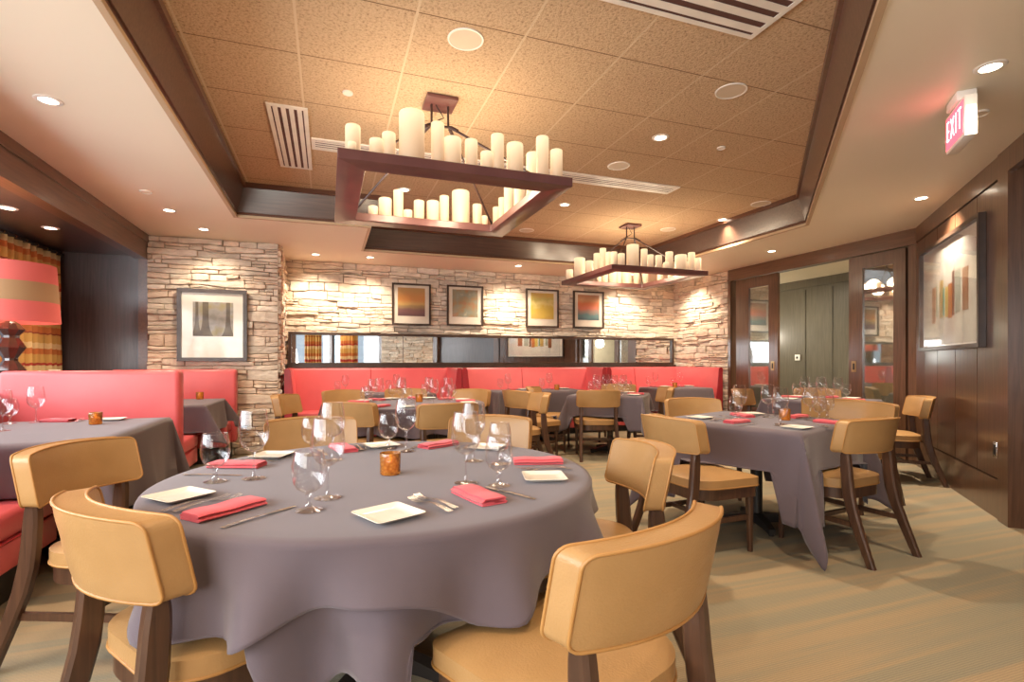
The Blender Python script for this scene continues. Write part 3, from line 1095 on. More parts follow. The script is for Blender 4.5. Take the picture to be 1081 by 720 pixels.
# ------------------------------------------------------------------ pictures, mirror, exit sign
def art_grad(name, stops, axis='Z', noise=0.25, rough=0.4):
    m = mat_bands(name, stops, axis, noise, rough=rough, interp='EASE')
    m.node_tree.nodes['Principled BSDF'].inputs['Coat Weight'].default_value = 0.6
    return m
def ring(bm, w, h, fw, y0, y1):
    a, c = w / 2, h / 2
    for q in ((-a, a, -c, -c + fw), (-a, a, c - fw, c), (-a, -a + fw, -c + fw, c - fw), (a - fw, a, -c + fw, c - fw)):
        bx(bm, q[0], q[1], y0, y1, q[2], q[3])
def mitre_ring(bm, w, h, fw, y0, y1):
    o = [(-w / 2, -h / 2), (w / 2, -h / 2), (w / 2, h / 2), (-w / 2, h / 2)]
    i = [(-w / 2 + fw, -h / 2 + fw), (w / 2 - fw, -h / 2 + fw), (w / 2 - fw, h / 2 - fw), (-w / 2 + fw, h / 2 - fw)]
    V = [[bm.verts.new((x, y, z)) for x, z in lp] for lp in (o, i) for y in (y0, y1)]
    for k in range(4):
        j = (k + 1) % 4
        bm.faces.new((V[0][k], V[0][j], V[1][j], V[1][k]))
        bm.faces.new((V[2][j], V[2][k], V[3][k], V[3][j]))
        bm.faces.new((V[0][j], V[0][k], V[2][k], V[2][j]))
        bm.faces.new((V[1][k], V[1][j], V[3][j], V[3][k]))
def picture(label, loc, rz, w, h, art, ar, fw=0.028, mat=None, depth=0.035):
    t = thing('framed_picture', label, 'picture', loc, rz, None)
    b = B(); mitre_ring(b, w, h, fw, -depth, 0); obj('frame', b, M['frame'], t)
    b = B(); bx(b, -w / 2 + fw - 0.003, w / 2 - fw + 0.003, -0.014, -0.004, -h / 2 + fw - 0.003, h / 2 - fw + 0.003)
    obj('mat_board', b, mat or M['matboard'], t)
    if art:
        b = B(); bx(b, ar[0], ar[1], -0.0165, -0.0141, ar[2], ar[3]); obj('artwork', b, art, t)
    return t
A1 = art_grad('art_sunset', [(0.0, (0.10, 0.045, 0.05)), (0.2, (0.17, 0.075, 0.07)), (0.34, (0.30, 0.19, 0.08)), (0.42, (0.50, 0.30, 0.09)), (0.55, (0.52, 0.22, 0.055)), (1.0, (0.42, 0.24, 0.085))], noise=0.12)
A3 = art_grad('art_yellow', [(0.0, (0.50, 0.34, 0.08)), (0.35, (0.56, 0.40, 0.07)), (0.55, (0.62, 0.50, 0.18)), (0.8, (0.42, 0.34, 0.08)), (1.0, (0.46, 0.29, 0.06))], noise=0.7)
A4 = art_grad('art_orange_teal', [(0.0, (0.06, 0.10, 0.115)), (0.18, (0.09, 0.17, 0.17)), (0.34, (0.30, 0.20, 0.16)), (0.45, (0.55, 0.17, 0.10)), (0.62, (0.56, 0.16, 0.06)), (0.8, (0.48, 0.24, 0.11)), (1.0, (0.36, 0.17, 0.085))], noise=0.25)
def art_mottle():
    m, nt, bb = new_mat('art_mottled')
    mp = coords(nt, 'Generated', (1, 1, 1))
    nz = nd(nt, 'ShaderNodeTexNoise'); nz.inputs['Scale'].default_value = 3.2; nz.inputs['Detail'].default_value = 6
    ln(nt, mp, 'Vector', nz, 'Vector')
    rp = ramp(nt, [(0.30, (0.36, 0.15, 0.08)), (0.40, (0.32, 0.19, 0.09)), (0.50, (0.27, 0.22, 0.13)), (0.62, (0.24, 0.25, 0.19)), (0.75, (0.44, 0.38, 0.25))])
    ln(nt, nz, 'Fac', rp, 'Fac'); ln(nt, rp, 'Color', bb, 'Base Color')
    bb.inputs['Coat Weight'].default_value = 0.6
    return m
def art_trees():
    m, nt, bb = new_mat('art_trees')
    mp = coords(nt, 'Generated', (1, 1, 1))
    nz = nd(nt, 'ShaderNodeTexNoise'); nz.inputs['Scale'].default_value = 3.0; nz.inputs['Detail'].default_value = 4
    ln(nt, mp, 'Vector', nz, 'Vector')
    sx = nd(nt, 'ShaderNodeSeparateXYZ'); ln(nt, mp, 'Vector', sx, 'Vector')
    # trunks flare at the foot
    z2 = nd(nt, 'ShaderNodeMath', operation='SUBTRACT'); z2.inputs[0].default_value = 1.0
    ln(nt, sx, 'Z', z2, 1)
    pw = nd(nt, 'ShaderNodeMath', operation='POWER'); pw.inputs[1].default_value = 5.0
    ln(nt, z2, 'Value', pw, 0)
    fl = nd(nt, 'ShaderNodeMath', operation='MULTIPLY'); fl.inputs[1].default_value = 0.12
    ln(nt, pw, 'Value', fl, 0)
    best = None
    for cx, hw in ((0.10, 0.035), (0.31, 0.075), (0.87, 0.05)):
        a = nd(nt, 'ShaderNodeMath', operation='SUBTRACT'); a.inputs[1].default_value = cx
        ln(nt, sx, 'X', a, 0)
        c = nd(nt, 'ShaderNodeMath', operation='ABSOLUTE'); ln(nt, a, 'Value', c, 0)
        d = nd(nt, 'ShaderNodeMath', operation='ADD'); d.inputs[1].default_value = hw
        ln(nt, fl, 'Value', d, 0)
        g = nd(nt, 'ShaderNodeMath', operation='LESS_THAN'); ln(nt, c, 'Value', g, 0); ln(nt, d, 'Value', g, 1)
        if best is None:
            best = g
        else:
            mxx = nd(nt, 'ShaderNodeMath', operation='MAXIMUM'); ln(nt, best, 'Value', mxx, 0); ln(nt, g, 'Value', mxx, 1); best = mxx
    rp = ramp(nt, [(0.35, (0.20, 0.175, 0.14)), (0.5, (0.30, 0.27, 0.23)), (0.68, (0.30, 0.25, 0.11))])
    ln(nt, nz, 'Fac', rp, 'Fac')
    r2 = ramp(nt, [(0.4, (0.075, 0.05, 0.025)), (0.62, (0.13, 0.095, 0.045))])
    ln(nt, nz, 'Fac', r2, 'Fac')
    mx = nd(nt, 'ShaderNodeMix', data_type='RGBA')
    ln(nt, best, 'Value', mx, 0); ln(nt, rp, 'Color', mx, 6); ln(nt, r2, 'Color', mx, 7)
    ln(nt, mx, 2, bb, 'Base Color')
    bb.inputs['Coat Weight'].default_value = 0.1
    return m
yw = YB - 0.065
pw_, ph_ = 0.615, 0.665
art_rect = (-0.215, 0.215, -0.185, 0.265)
picture('framed sunset print in orange over purple, first on the stone wall from the pillar', (1.26, yw, 2.085), 0, pw_, ph_, A1, art_rect)
picture('framed mottled teal and gold print with red corner, second from the pillar', (2.14, yw, 2.095), 0, pw_, ph_, art_mottle(), art_rect)
picture('framed yellow gold print, third on the stone wall from the pillar', (3.52, yw, 2.10), 0, pw_, ph_, A3, art_rect)
picture('framed print fading from orange to teal, last before the stone corner', (4.42, yw, 2.105), 0, pw_, ph_, A4, art_rect)
picture('large framed print of tree trunks with wide mat on the stone pillar', (-1.335, 7.36 - 0.065, 1.62), 0, 0.76, 0.885, art_trees(), (-0.215, 0.225, -0.135, 0.285), 0.045)
# abstract print on the diagonal wall
px, py = dpt(1.20, 0.014)
M['printmat'] = simple('grey_mat_board', (0.84, 0.80, 0.73), rough=0.25, coat=1.0)
pt_ = picture('wide framed abstract print of coloured upright bars on the dark panelled wall', (px, py, 1.815), R(-135) + PI / 2 + PI / 2 + R(90) - PI / 2, 1.72, 1.06, None, None, 0.035, M['printmat'], 0.05)
pt_.rotation_euler[2] = math.atan2(1, 1) - PI / 2 + PI / 2 + PI
# bars of colour: x runs along the wall
M['bars'] = []
BAR = [(-0.50, -0.40, 0.10, -0.26, (0.36, 0.13, 0.05)), (-0.385, -0.32, 0.12, -0.2, (0.40, 0.42, 0.32)), (-0.26, -0.16, 0.14, -0.22, (0.50, 0.33, 0.10)), (-0.155, -0.12, 0.06, -0.2, (0.12, 0.30, 0.22)),
       (-0.09, 0.00, 0.06, -0.22, (0.62, 0.46, 0.12)), (0.0, 0.10, 0.08, -0.24, (0.52, 0.17, 0.05)), (0.11, 0.17, 0.18, -0.22, (0.16, 0.06, 0.04)), (0.19, 0.33, 0.18, -0.2, (0.36, 0.38, 0.33)), (0.38, 0.52, 0.17, -0.2, (0.34, 0.12, 0.05))]
for k, (x0, x1, z1_, z0_, c) in enumerate(BAR):
    b = B(); bx(b, x0, x1, -0.0165, -0.0141, z0_, z1_)
    obj('colour_bar', b, simple('print_bar_%d' % k, c, rough=0.3, coat=0.8), pt_)
b = B(); bx(b, -0.76, 0.76, -0.030, -0.027, -0.48, 0.48)
obj('glazing', b, mat_glass('picture_glass', (0.98, 0.98, 0.98), k=0.6, base=0.06), pt_)

# long mirror over the banquette
ym = YB - 0.075
t = thing('wall_mirror', 'long low framed mirror on the stone wall above the red banquettes', 'mirror', ((-0.55 + 6.22) / 2, ym, 1.365), 0)
b = B(); mitre_ring(b, 6.77, 0.50, 0.042, -0.045, 0); obj('frame', b, M['frame'], t)
b = B(); bx(b, -3.36, 3.36, -0.010, -0.004, -0.22, 0.22); obj('mirror_glass', b, M['mirror'], t)
b = B(); bx(b, -3.40, 3.40, -0.085, -0.0, -0.285, -0.25); obj('ledge', b, M['frame'], t)
for k in range(3):
    b = B(); bx(b, -1.71 + 1.7 * k - 0.004, -1.71 + 1.7 * k + 0.004, -0.013, -0.010, -0.21, 0.21); obj('joint_strip', b, M['frame'], t)

# exit sign
ex, ey = 3.42, 1.955
t = thing('exit_sign', 'lit red EXIT sign hanging from the painted ceiling near the panelled wall', 'sign', (ex, ey, 2.655), math.atan2(1, 1) + PI)
# local x runs towards the camera side of the wall, local -y faces the dining room
M['sign_red'] = simple('sign_red', (0.8, 0.05, 0.06), emit=(1.0, 0.09, 0.13), es=1.5)
M['sign_white'] = simple('sign_letters', (0.9, 0.8, 0.8), emit=(1.0, 0.82, 0.80), es=2.0)
M['sign_end'] = simple('sign_end_light', (0.9, 0.85, 0.7), emit=(1.0, 0.88, 0.66), es=0.75)
b = B(); rbx(b, -0.155, 0.155, -0.03, 0.03, -0.245, -0.02, 0.008); obj('housing', b, M['white_metal'], t)
b = B(); bx(b, -0.145, 0.145, -0.033, -0.0302, -0.225, -0.04); obj('sign_face', b, M['sign_red'], t)
b = B(); rbx(b, -0.09, 0.09, -0.045, 0.045, -0.02, 0.034, 0.006); obj('ceiling_mount', b, M['white_metal'], t)
b = B(); bx(b, 0.1555, 0.158, -0.022, 0.022, -0.22, -0.08); obj('end_light', b, M['sign_end'], t)
fc = bpy.data.curves.new('exit_lettering', 'FONT')
fc.body = 'EXIT'
fc.align_x = 'CENTER'
fc.align_y = 'CENTER'
fc.size = 0.16
fc.space_character = 1.32
fc.extrude = 0.0012
fc.offset = -0.004
fo = bpy.data.objects.new('lettering', fc)
COL.objects.link(fo)
fo.parent = t
fo.location = (0, -0.0345, -0.132)
fo.rotation_euler = (PI / 2, 0, 0)
fo.scale = (0.62, 1.12, 1)
fc.materials.append(M['sign_white'])
bpy.context.view_layer.update()
_me = bpy.data.meshes.new_from_object(fo.evaluated_get(bpy.context.evaluated_depsgraph_get()))
_lo = bpy.data.objects.new('lettering', _me)
COL.objects.link(_lo)
_lo.parent = t
_lo.location, _lo.rotation_euler, _lo.scale = fo.location, fo.rotation_euler, fo.scale
bpy.data.objects.remove(fo)
_lo.name = 'lettering'
if not _me.materials:
    _me.materials.append(M['sign_white'])

t = thing('wall_outlet', 'small metal outlet plate low on the panelled wall near the end post', 'outlet', (*dpt(2.24, 0.013), 0.51), math.atan2(1, 1) + PI)
b = B(); rbx(b, -0.035, 0.035, -0.008, 0.0, -0.06, 0.06, 0.003); obj('plate', b, M['steel'], t)
b = B(); rbx(b, -0.02, 0.02, -0.012, -0.008, -0.04, 0.04, 0.002); obj('socket', b, M['black_metal'], t)

# ------------------------------------------------------------------ dining chair
PADW, PZ0, PZ1, PT = 0.255, 0.632, 0.822, 0.034
def pad_y(x, z):
    return -0.300 + 1.25 * x * x - 0.22 * (z - 0.73)
def make_chair():
    t = thing('dining_chair', None, None)
    # backrest
    ol = dense(rrect(-PADW, PADW, PZ0, PZ1, 0.024, 4), 0.035)
    f = lambda u, v, w: (u, pad_y(u, v) + w, v + 0.010 * (1 - (u / PADW) ** 2) * (1 if v > 0.73 else 0))
    b = B(); cushion(b, ol, f, PT, 0.007, 0.004, (1, 0.985, 0.94, 0.84, 0.66, 0.44, 0.22))
    bk = obj('backrest', b, M['leather'], t, smooth=50)
    b = B(); tube(b, [f(u, v, PT) for u, v in ol], 0.0042, 6, True); obj('piping', b, M['piping'], bk, smooth=80)
    b = B(); tube(b, [f(u, v, -PT) for u, v in ol], 0.0042, 6, True); obj('piping', b, M['piping'], bk, smooth=80)
    # seat: rounded at the back, squarer at the front
    base = dense(rrect(-0.252, 0.252, -0.225, 0.25, (0.15, 0.15, 0.05, 0.05), 7), 0.04)
    so = [(x * (0.94 + 0.06 * (y + 0.225) / 0.47), y) for x, y in base]
    g = lambda u, v, w: (u, v, 0.437 + w)
    b = B(); cushion(b, so, g, 0.027, 0.020, 0.0, (1, 0.985, 0.95, 0.86, 0.68, 0.45, 0.22))
    st = obj('seat', b, M['leather'], t, smooth=50)
    b = B(); tube(b, [g(u, v, -0.022) for u, v in so], 0.0045, 6, True); obj('piping', b, M['piping'], st, smooth=80)
    b = B(); prism(b, [(x * 0.955, y * 0.955) for x, y in so], 0.345, 0.4095); obj('seat_frame', b, M['chair_wood'], t, smooth=30)
    for s in (-1, 1):
        b = B(); post(b, [(s * 0.208, 0.198, 0.0, 0.027, 0.027), (s * 0.207, 0.196, 0.10, 0.031, 0.031), (s * 0.205, 0.192, 0.40, 0.044, 0.044)])
        obj('leg', b, M['chair_wood'], t, smooth=30)
        pts = [(0.226, -0.385, 0.0, 0.036, 0.044), (0.223, -0.350, 0.09, 0.038, 0.050), (0.219, -0.307, 0.20, 0.040, 0.057), (0.214, -0.268, 0.31, 0.041, 0.063), (0.211, -0.247, 0.40, 0.041, 0.065), (0.209, -0.238, 0.48, 0.041, 0.063), (0.208, -0.232, 0.57, 0.041, 0.059), (0.208, -0.230, 0.605, 0.041, 0.054)]
        for z in (0.645, 0.70, 0.765):
            pts.append((0.208, pad_y(0.208, z) - 0.002, z, 0.038, 0.042 if z < 0.66 else 0.034))
        b = B(); post(b, [(s * p[0],) + p[1:] for p in pts]); obj('leg', b, M['chair_wood'], t, smooth=30)
        b = B()
        vs = []
        for y, z in ((-0.29, 0.215), (0.188, 0.215)):
            xx = 0.206
            vs.append([b.verts.new((s * xx + dx, y, z + dz)) for dx, dz in ((-0.009, -0.014), (0.009, -0.014), (0.009, 0.014), (-0.009, 0.014))])
        for k in range(4):
            b.faces.new((vs[0][k], vs[0][(k + 1) % 4], vs[1][(k + 1) % 4], vs[1][k]))
        b.faces.new(vs[0]); b.faces.new(vs[1][::-1])
        obj('stretcher', b, M['chair_wood'], t, smooth=None)
    b = B(); bx(b, -0.198, 0.198, -0.07, -0.05, 0.203, 0.229); obj('stretcher', b, M['chair_wood'], t, smooth=None)
    return t
CHAIR0 = make_chair()
CHAIR0['category'] = 'chair'
used_chair = [False]
REST_CHAIRS = []
def chair(px, py, heading, label, group):
    """px, py: middle between the ends of the backrest; heading: degrees the sitter faces"""
    a = R(heading)
    loc = (px + 0.222 * math.cos(a), py + 0.222 * math.sin(a), 0)
    REST_CHAIRS.append((loc[0], loc[1], a - PI / 2, -0.325, 0.325, -0.22, 0.325, 0.499))
    if not used_chair[0]:
        used_chair[0] = True
        CHAIR0.location = loc
        CHAIR0.rotation_euler = (0, 0, a - PI / 2)
        tag(CHAIR0, label, 'chair', group)
        return CHAIR0
    return dup(CHAIR0, label, loc, a - PI / 2, group)
G1, G2, G3, G4, G5 = 'chairs round the front table', 'chairs round the middle table', 'chairs at the square table near the banquettes', 'chairs at the square table near the doors', 'chairs at the doorway table'
chair(-0.955, 2.63, -22, 'mustard leather chair beside the booth table, facing the round front table', G1)
chair(-0.478, 1.556, 35, 'curved mustard chair cut by the lower photo edge, behind the near place setting', G1)
chair(0.645, 0.975, 112.5, 'largest mustard leather chair, seen from behind at the bottom of the photo', G1)
chair(1.18, 1.83, 166, 'mustard chair standing sideways between the round front table and the aisle', G1)
chair(-0.09, 3.32, -86, 'tan chair across the round front table, below the stone pillar side', G1)
chair(0.937, 3.06, -124, 'tan chair across the round front table, behind the two tall wine glasses', G1)
chair(-0.39, 5.81, -19, 'small tan chair turned sideways by the stone pillar foot', G2)
chair(0.18, 6.50, -62, 'tan chair at the middle table, half hidden before the first banquette', G2)
chair(0.92, 6.58, -93, 'tan chair at the far rim of the middle table, behind its glasses', G2)
chair(1.66, 6.20, -138, 'tan chair below the first red divider, at the far rim of the middle table', G2)
chair(2.14, 5.22, 173, 'tan chair seen edge-on between the middle table and the aisle', G2)
chair(0.18, 4.62, 50, 'tan chair with back to us at the middle table, above the glass trio', G2)
chair(0.93, 4.22, 97, 'orange tan chair with back to us at the middle table, behind the tall wine glass', G2)
chair(2.13, 5.80, 17, 'tan chair turned toward the square table, in front of the second booth', G3)
chair(2.65, 6.53, -33, 'tan chair facing sideways just before the second booth table, seat showing', G3)
chair(3.06, 5.55, 70.5, 'orange tan chair squarely seen from behind at the square cloth table', G3)
chair(4.20, 5.84, 158, 'tan chair seen edge-on before the last booth table', G3)
chair(4.16, 6.92, -130, 'tan chair mostly hidden behind the glasses under the second divider', G3)
chair(2.03, 2.73, 3, 'tan chair seen from behind with full seat showing, at the square aisle table', G4)
chair(3.10, 2.28, 96, 'orange tan chair with splayed dark legs on the open carpet side', G4)
chair(3.17, 3.96, -103, 'olive tan chair across the square aisle table, before the last booth', G4)
chair(4.22, 3.14, 190, 'tan chair across the square aisle table, its top above the splayed-leg chair', G4)
chair(4.42, 3.56, 35, 'orange tan chair seen from behind at the doorway table', G5)
chair(5.84, 4.93, -129, 'tan chair at the far side of the doorway table, behind its glasses', G5)
chair(4.84, 5.10, -62, 'small tan chair by the closed door leaf at the doorway table', G5)
chair(5.46, 3.50, 138, 'tan chair standing alone against the dark panelled wall', G5)

# ------------------------------------------------------------------ tables and cloths
M['tabletop'] = wood('table_top_wood', (0.06, 0.03, 0.018), (0.1, 0.05, 0.03), axis='X')
def pedestal(t, hgt=0.70):
    b = B(); lathe(b, [(0.045, 0.03), (0.04, 0.06), (0.04, hgt)], 16); obj('pedestal', b, M['black_metal'], t)
    for k in range(4):
        a = k * PI / 2 + PI / 4
        b = B()
        u = Vector((math.cos(a), math.sin(a)))
        v = Vector((-u.y, u.x))
        rings = []
        for r_, z, w, hh in ((0.03, 0.05, 0.03, 0.035), (0.17, 0.045, 0.026, 0.025), (0.29, 0.028, 0.022, 0.016)):
            rings.append([b.verts.new((u.x * r_ + v.x * s * w, u.y * r_ + v.y * s * w, z + q * hh)) for s, q in ((-1, -1), (1, -1), (1, 1), (-1, 1))])
        for p, q in zip(rings, rings[1:]):
            for i in range(4):
                b.faces.new((p[i], p[(i + 1) % 4], q[(i + 1) % 4], q[i]))
        b.faces.new(rings[0]); b.faces.new(rings[-1][::-1])
        f = obj('foot', b, M['black_metal'], t)
        b = B(); lathe(b, [(0, 0), (0.018, 0), (0.018, 0.012), (0, 0.014)], 10, u.x * 0.275, u.y * 0.275); obj('glide', b, M['black_metal'], f)
TOPZ = 0.742
def ripple(a, seed, terms):
    return sum(amp * math.sin(k * a + ph + seed) for k, amp, ph in terms)

def round_cloth(bm, RR, ov, folds, z=TOPZ + 0.004, n=260, m=18, flare=0.10, gap=0.0, fold_d=0.165):
    rings = []
    for s in (0.0, 0.25, 0.5, 0.75, 0.93, 0.985):
        rr = RR * s
        rings.append([bm.verts.new((rr * math.cos(2 * PI * i / n), rr * math.sin(2 * PI * i / n), z)) for i in range(n)] if s else [bm.verts.new((0, 0, z))])
    rad = 0.014
    for j in range(1, 4):
        q = j / 3 * PI / 2
        rr, zz = RR * 0.985 + (RR * 0.015 + gap + rad * 0.2) * math.sin(q) , z - rad * (1 - math.cos(q))
        rings.append([bm.verts.new((rr * math.cos(2 * PI * i / n), rr * math.sin(2 * PI * i / n), zz)) for i in range(n)])
    r0 = RR + gap + rad * 0.2
    for j in range(1, m + 1):
        t = j / m
        rg = []
        for i in range(n):
            a = 2 * PI * i / n
            o = ov(a)
            d = o * t
            k = d / 0.30
            rr = r0 + flare * d * 0.35 + folds(a) * min(1.5, (d / fold_d) ** 1.2)
            rg.append(bm.verts.new((rr * math.cos(a), rr * math.sin(a), z - rad - d)))
        rings.append(rg)
    for p, q in zip(rings, rings[1:]):
        for i in range(n):
            k = (i + 1) % n
            if len(p) == 1:
                bm.faces.new((p[0], q[i], q[k]))
            else:
                bm.faces.new((p[i], p[k], q[k], q[i]))

REST = []      # (cx, cy, heading, x0, x1, y0, y1, z): what a hanging cloth lies on
def rest(o):
    """let the hanging cloth lie on the seats it reaches instead of passing through them"""
    c0, s0 = math.cos(o.rotation_euler[2]), math.sin(o.rotation_euler[2])
    for v in o.data.vertices:
        x, y = o.location.x + v.co.x * c0 - v.co.y * s0, o.location.y + v.co.x * s0 + v.co.y * c0
        for cx, cy, a, x0, x1, y0, y1, z in REST:
            c, q = math.cos(a), math.sin(a)
            lx, ly = (x - cx) * c + (y - cy) * q, -(x - cx) * q + (y - cy) * c
            if x0 < lx < x1 and y0 < ly < y1 and v.co.z < z:
                v.co.z = z + 0.004 * math.sin(v.co.z * 40 + lx * 9)
    return o
def solid(o, th=0.0016):
    rest(o)
    md = o.modifiers.new('thickness', 'SOLIDIFY')
    md.thickness = th
    md.offset = -1
    return o

def round_table(cx, cy, RR, rot, name_top, lab_top, lab_under, lab_table, near):
    t = thing('round_table', lab_table, 'table', (cx, cy, 0), 0, 'round tables')
    b = B(); lathe(b, [(0, TOPZ - 0.03), (RR - 0.012, TOPZ - 0.03), (RR - 0.01, TOPZ - 0.004), (RR - 0.016, TOPZ - 0.002), (0, TOPZ - 0.002)], 64, close=False); obj('table_top', b, M['tabletop'], t)
    pedestal(t)
    def ov_u(a):
        return 0.235 + 0.055 * math.cos(4 * (a - rot)) + 0.012 * math.sin(3 * a + 1)
    def f_u(a):
        return 0.034 * math.sin(15 * a + 0.8 + 0.8 * math.sin(3 * a)) + 0.015 * math.sin(8 * a + 2)
    def bump(a, c, w):
        d = (a - c + PI) % (2 * PI) - PI
        return math.exp(-(d / w) ** 2)
    def ov_t(a):
        v = 0.145 + 0.015 * math.sin(5 * a + 0.6)
        for c, w in ((-128, 0.26), (-77, 0.17), (-175, 0.2), (2, 0.2), (95, 0.2)):
            v += 0.10 * bump(a, R(c), w)
        return v
    def f_t(a):
        return f_u(a) + 0.020 + 0.008 * math.sin(24 * a + 0.3)
    if near:
        b = B(); round_cloth(b, RR, lambda a: ov_u(a) + sum(0.16 * bump(a, c, w) for c, w in near), f_u)
        o = solid(obj('tablecloth', b, M['cloth'], None, (cx, cy, 0), smooth=70)); tag(o, lab_under, 'tablecloth', 'grey tablecloths')
        b = B(); round_cloth(b, RR + 0.006, ov_t, f_t, z=TOPZ + 0.008, gap=0.016)
        o = solid(obj('overlay_cloth', b, M['cloth'], None, (cx, cy, 0), smooth=70)); tag(o, lab_top, 'tablecloth', 'grey tablecloths')
    else:
        b = B(); round_cloth(b, RR, lambda a: 0.22 + 0.03 * math.cos(4 * (a - rot)) + sum(0.13 * bump(a, rot + PI / 4 + c * PI / 2, 0.2) for c in range(4)), f_u, z=TOPZ + 0.008)
        o = solid(obj('tablecloth', b, M['cloth'], None, (cx, cy, 0), smooth=70)); tag(o, lab_top, 'tablecloth', 'grey tablecloths')

def square_cloth(bm, hx, hy, o, seed, z=TOPZ + 0.008, n_in=12, n_out=18, flare=0.34):
    r = random.Random(seed)
    ph = [r.uniform(0, 6.28) for _ in range(8)]
    def axis(h):
        v = [-h - o * (1 - k / n_out) for k in range(n_out)] + [-h]
        v += [-h + 2 * h * k / n_in for k in range(1, n_in)] + [h] + [h + o * (k + 1) / n_out for k in range(n_out)]
        return v
    ax, ay = axis(hx), axis(hy)
    rad = 0.012
    grid = []
    for s in ax:
        row = []
        for t in ay:
            dx, dy = abs(s) - hx, abs(t) - hy
            sx, sy = (1 if s > 0 else -1), (1 if t > 0 else -1)
            if dx <= 1e-6 and dy <= 1e-6:
                p = (s, t, z)
            elif dy <= 1e-6 or dx <= 1e-6:
                d = max(dx, dy)
                along = t if dx > dy else s
                side = (sx if dx > dy else 2 * sy)
                hl = hy if dx > dy else hx
                edge = (along / hl) ** 2
                rip = 0.035 * math.sin(along * 9 + ph[0] + side) + 0.02 * math.sin(along * 17 + ph[1] + side * 2)
                out = min(rad, d) + (0.03 + rip * (1 - 0.6 * edge)) * (d / 0.4) ** 1.3
                zz = z - max(0, d - rad * 0.4)
                p = (sx * (hx + out), t, zz) if dx > dy else (s, sy * (hy + out), zz)
            else:
                q = math.hypot(dx, dy)
                phi = math.atan2(dy, dx)
                lobe = math.sin(2 * phi)
                fl = flare[(sx > 0) + 2 * (sy > 0)] if isinstance(flare, tuple) else flare
                w = 0.5 + 0.5 * math.cos(4 * (phi - PI / 4) * 1.5)
                ru = min(q * 0.85, min(rad, q) + q * (0.07 + fl * lobe ** 1.5 * (0.55 + 0.45 * w)) + 0.03 * (q / 0.4) * math.sin(5 * phi + ph[2 + (sx > 0) * 2 + (sy > 0)]) * lobe)
                # the flap folds to one side of the corner, not straight out
                sk = R(16) * math.sin(ph[3 + (sx > 0) + 2 * (sy > 0)]) * lobe
                ps = phi + sk
                zz = z - math.sqrt(max(0.0, q * q - ru * ru)) + rad * 0.3
                p = (sx * (hx + ru * math.cos(ps)), sy * (hy + ru * math.sin(ps)), zz)
            row.append(bm.verts.new((p[0], p[1], max(0.012, p[2]))))
        grid.append(row)
    for i in range(len(ax) - 1):
        for j in range(len(ay) - 1):
            bm.faces.new((grid[i][j], grid[i + 1][j], grid[i + 1][j + 1], grid[i][j + 1]))

def square_table(cx, cy, hx, hy, rot, o, seed, lab_table, lab_cloth, flare=0.34):
    t = thing('square_table', lab_table, 'table', (cx, cy, 0), R(rot), 'square and rectangular tables')
    b = B(); rbx(b, -hx + 0.012, hx - 0.012, -hy + 0.012, hy - 0.012, TOPZ - 0.03, TOPZ, 0.006); obj('table_top', b, M['tabletop'], t)
    pedestal(t)
    b = B(); square_cloth(b, hx, hy, o, seed, flare=flare)
    c = solid(obj('tablecloth', b, M['cloth'], None, (cx, cy, 0), R(rot), smooth=75)); tag(c, lab_cloth, 'tablecloth', 'grey tablecloths')

RT = (0.21, 2.05)
REST += REST_CHAIRS
for y0, y1, xe in ((2.8, 3.66, -1.36), (4.34, 5.13, -1.20), (5.09, 5.94, -1.20), (6.63, 7.1, -1.10)):
    REST.append((0, 0, 0, -2.4, xe + 0.075, y0, y1, 0.486))
REST.append((0, 0, 0, -0.5, 6.2, 7.57, 8.1, 0.484))
round_table(RT[0], RT[1], 0.76, R(-86), '', 'grey linen overlay cloth with wavy hem on the big round front table', 'longer grey under-cloth hanging below the overlay of the front round table',
            'big round pedestal table in front, hidden under two grey cloths', [(R(-112), 0.13), (R(-92), 0.10), (R(-128), 0.07)])
round_table(0.82, 5.40, 0.74, R(30), '', 'grey tablecloth on the middle round table among the tan chairs', '', 'round pedestal table in mid-room beyond the front table', None)
square_table(2.93, 2.97, 0.50, 0.50, 19.8, 0.55, 4, 'square pedestal table by the aisle with four tan chairs', 'plum grey tablecloth with long pointed corners on the square aisle table', (0.16, 0.38, 0.3, 0.3))
square_table(3.49, 6.01, 0.45, 0.45, 50.5, 0.42, 9, 'square table set before the second red divider', 'dark plum tablecloth on the square table behind the front-facing chair back', (0.34, 0.34, 0.34, 0.16))
square_table(5.25, 4.38, 0.45, 0.45, 20, 0.36, 12, 'square table standing in front of the sliding doors', 'dark grey tablecloth on the table in front of the sliding doors')
square_table(-1.62, 3.95, 0.49, 0.64, 0, 0.46, 15, 'booth table between the two red benches at the photo edge', 'dark grey tablecloth with long drop on the booth table at the photo edge', 0.26)
square_table(-1.62, 6.26, 0.49, 0.50, 0, 0.32, 17, 'booth table between the red benches near the stone pillar', 'grey tablecloth with folded corner on the booth table near the pillar', 0.4)
square_table(0.66, 7.14, 0.68, 0.33, 0, 0.34, 21, 'rectangular table in the first banquette booth', 'grey tablecloth on the rectangular table of the first banquette booth', 0.22)
square_table(2.93, 7.17, 0.68, 0.32, 0, 0.40, 23, 'rectangular table in the middle banquette booth', 'dark tablecloth on the rectangular table of the middle banquette booth', 0.22)
square_table(5.38, 7.17, 0.46, 0.33, 0, 0.36, 27, 'rectangular table in the last banquette booth by the doors', 'grey lit tablecloth on the rectangular table of the last booth', 0.12)

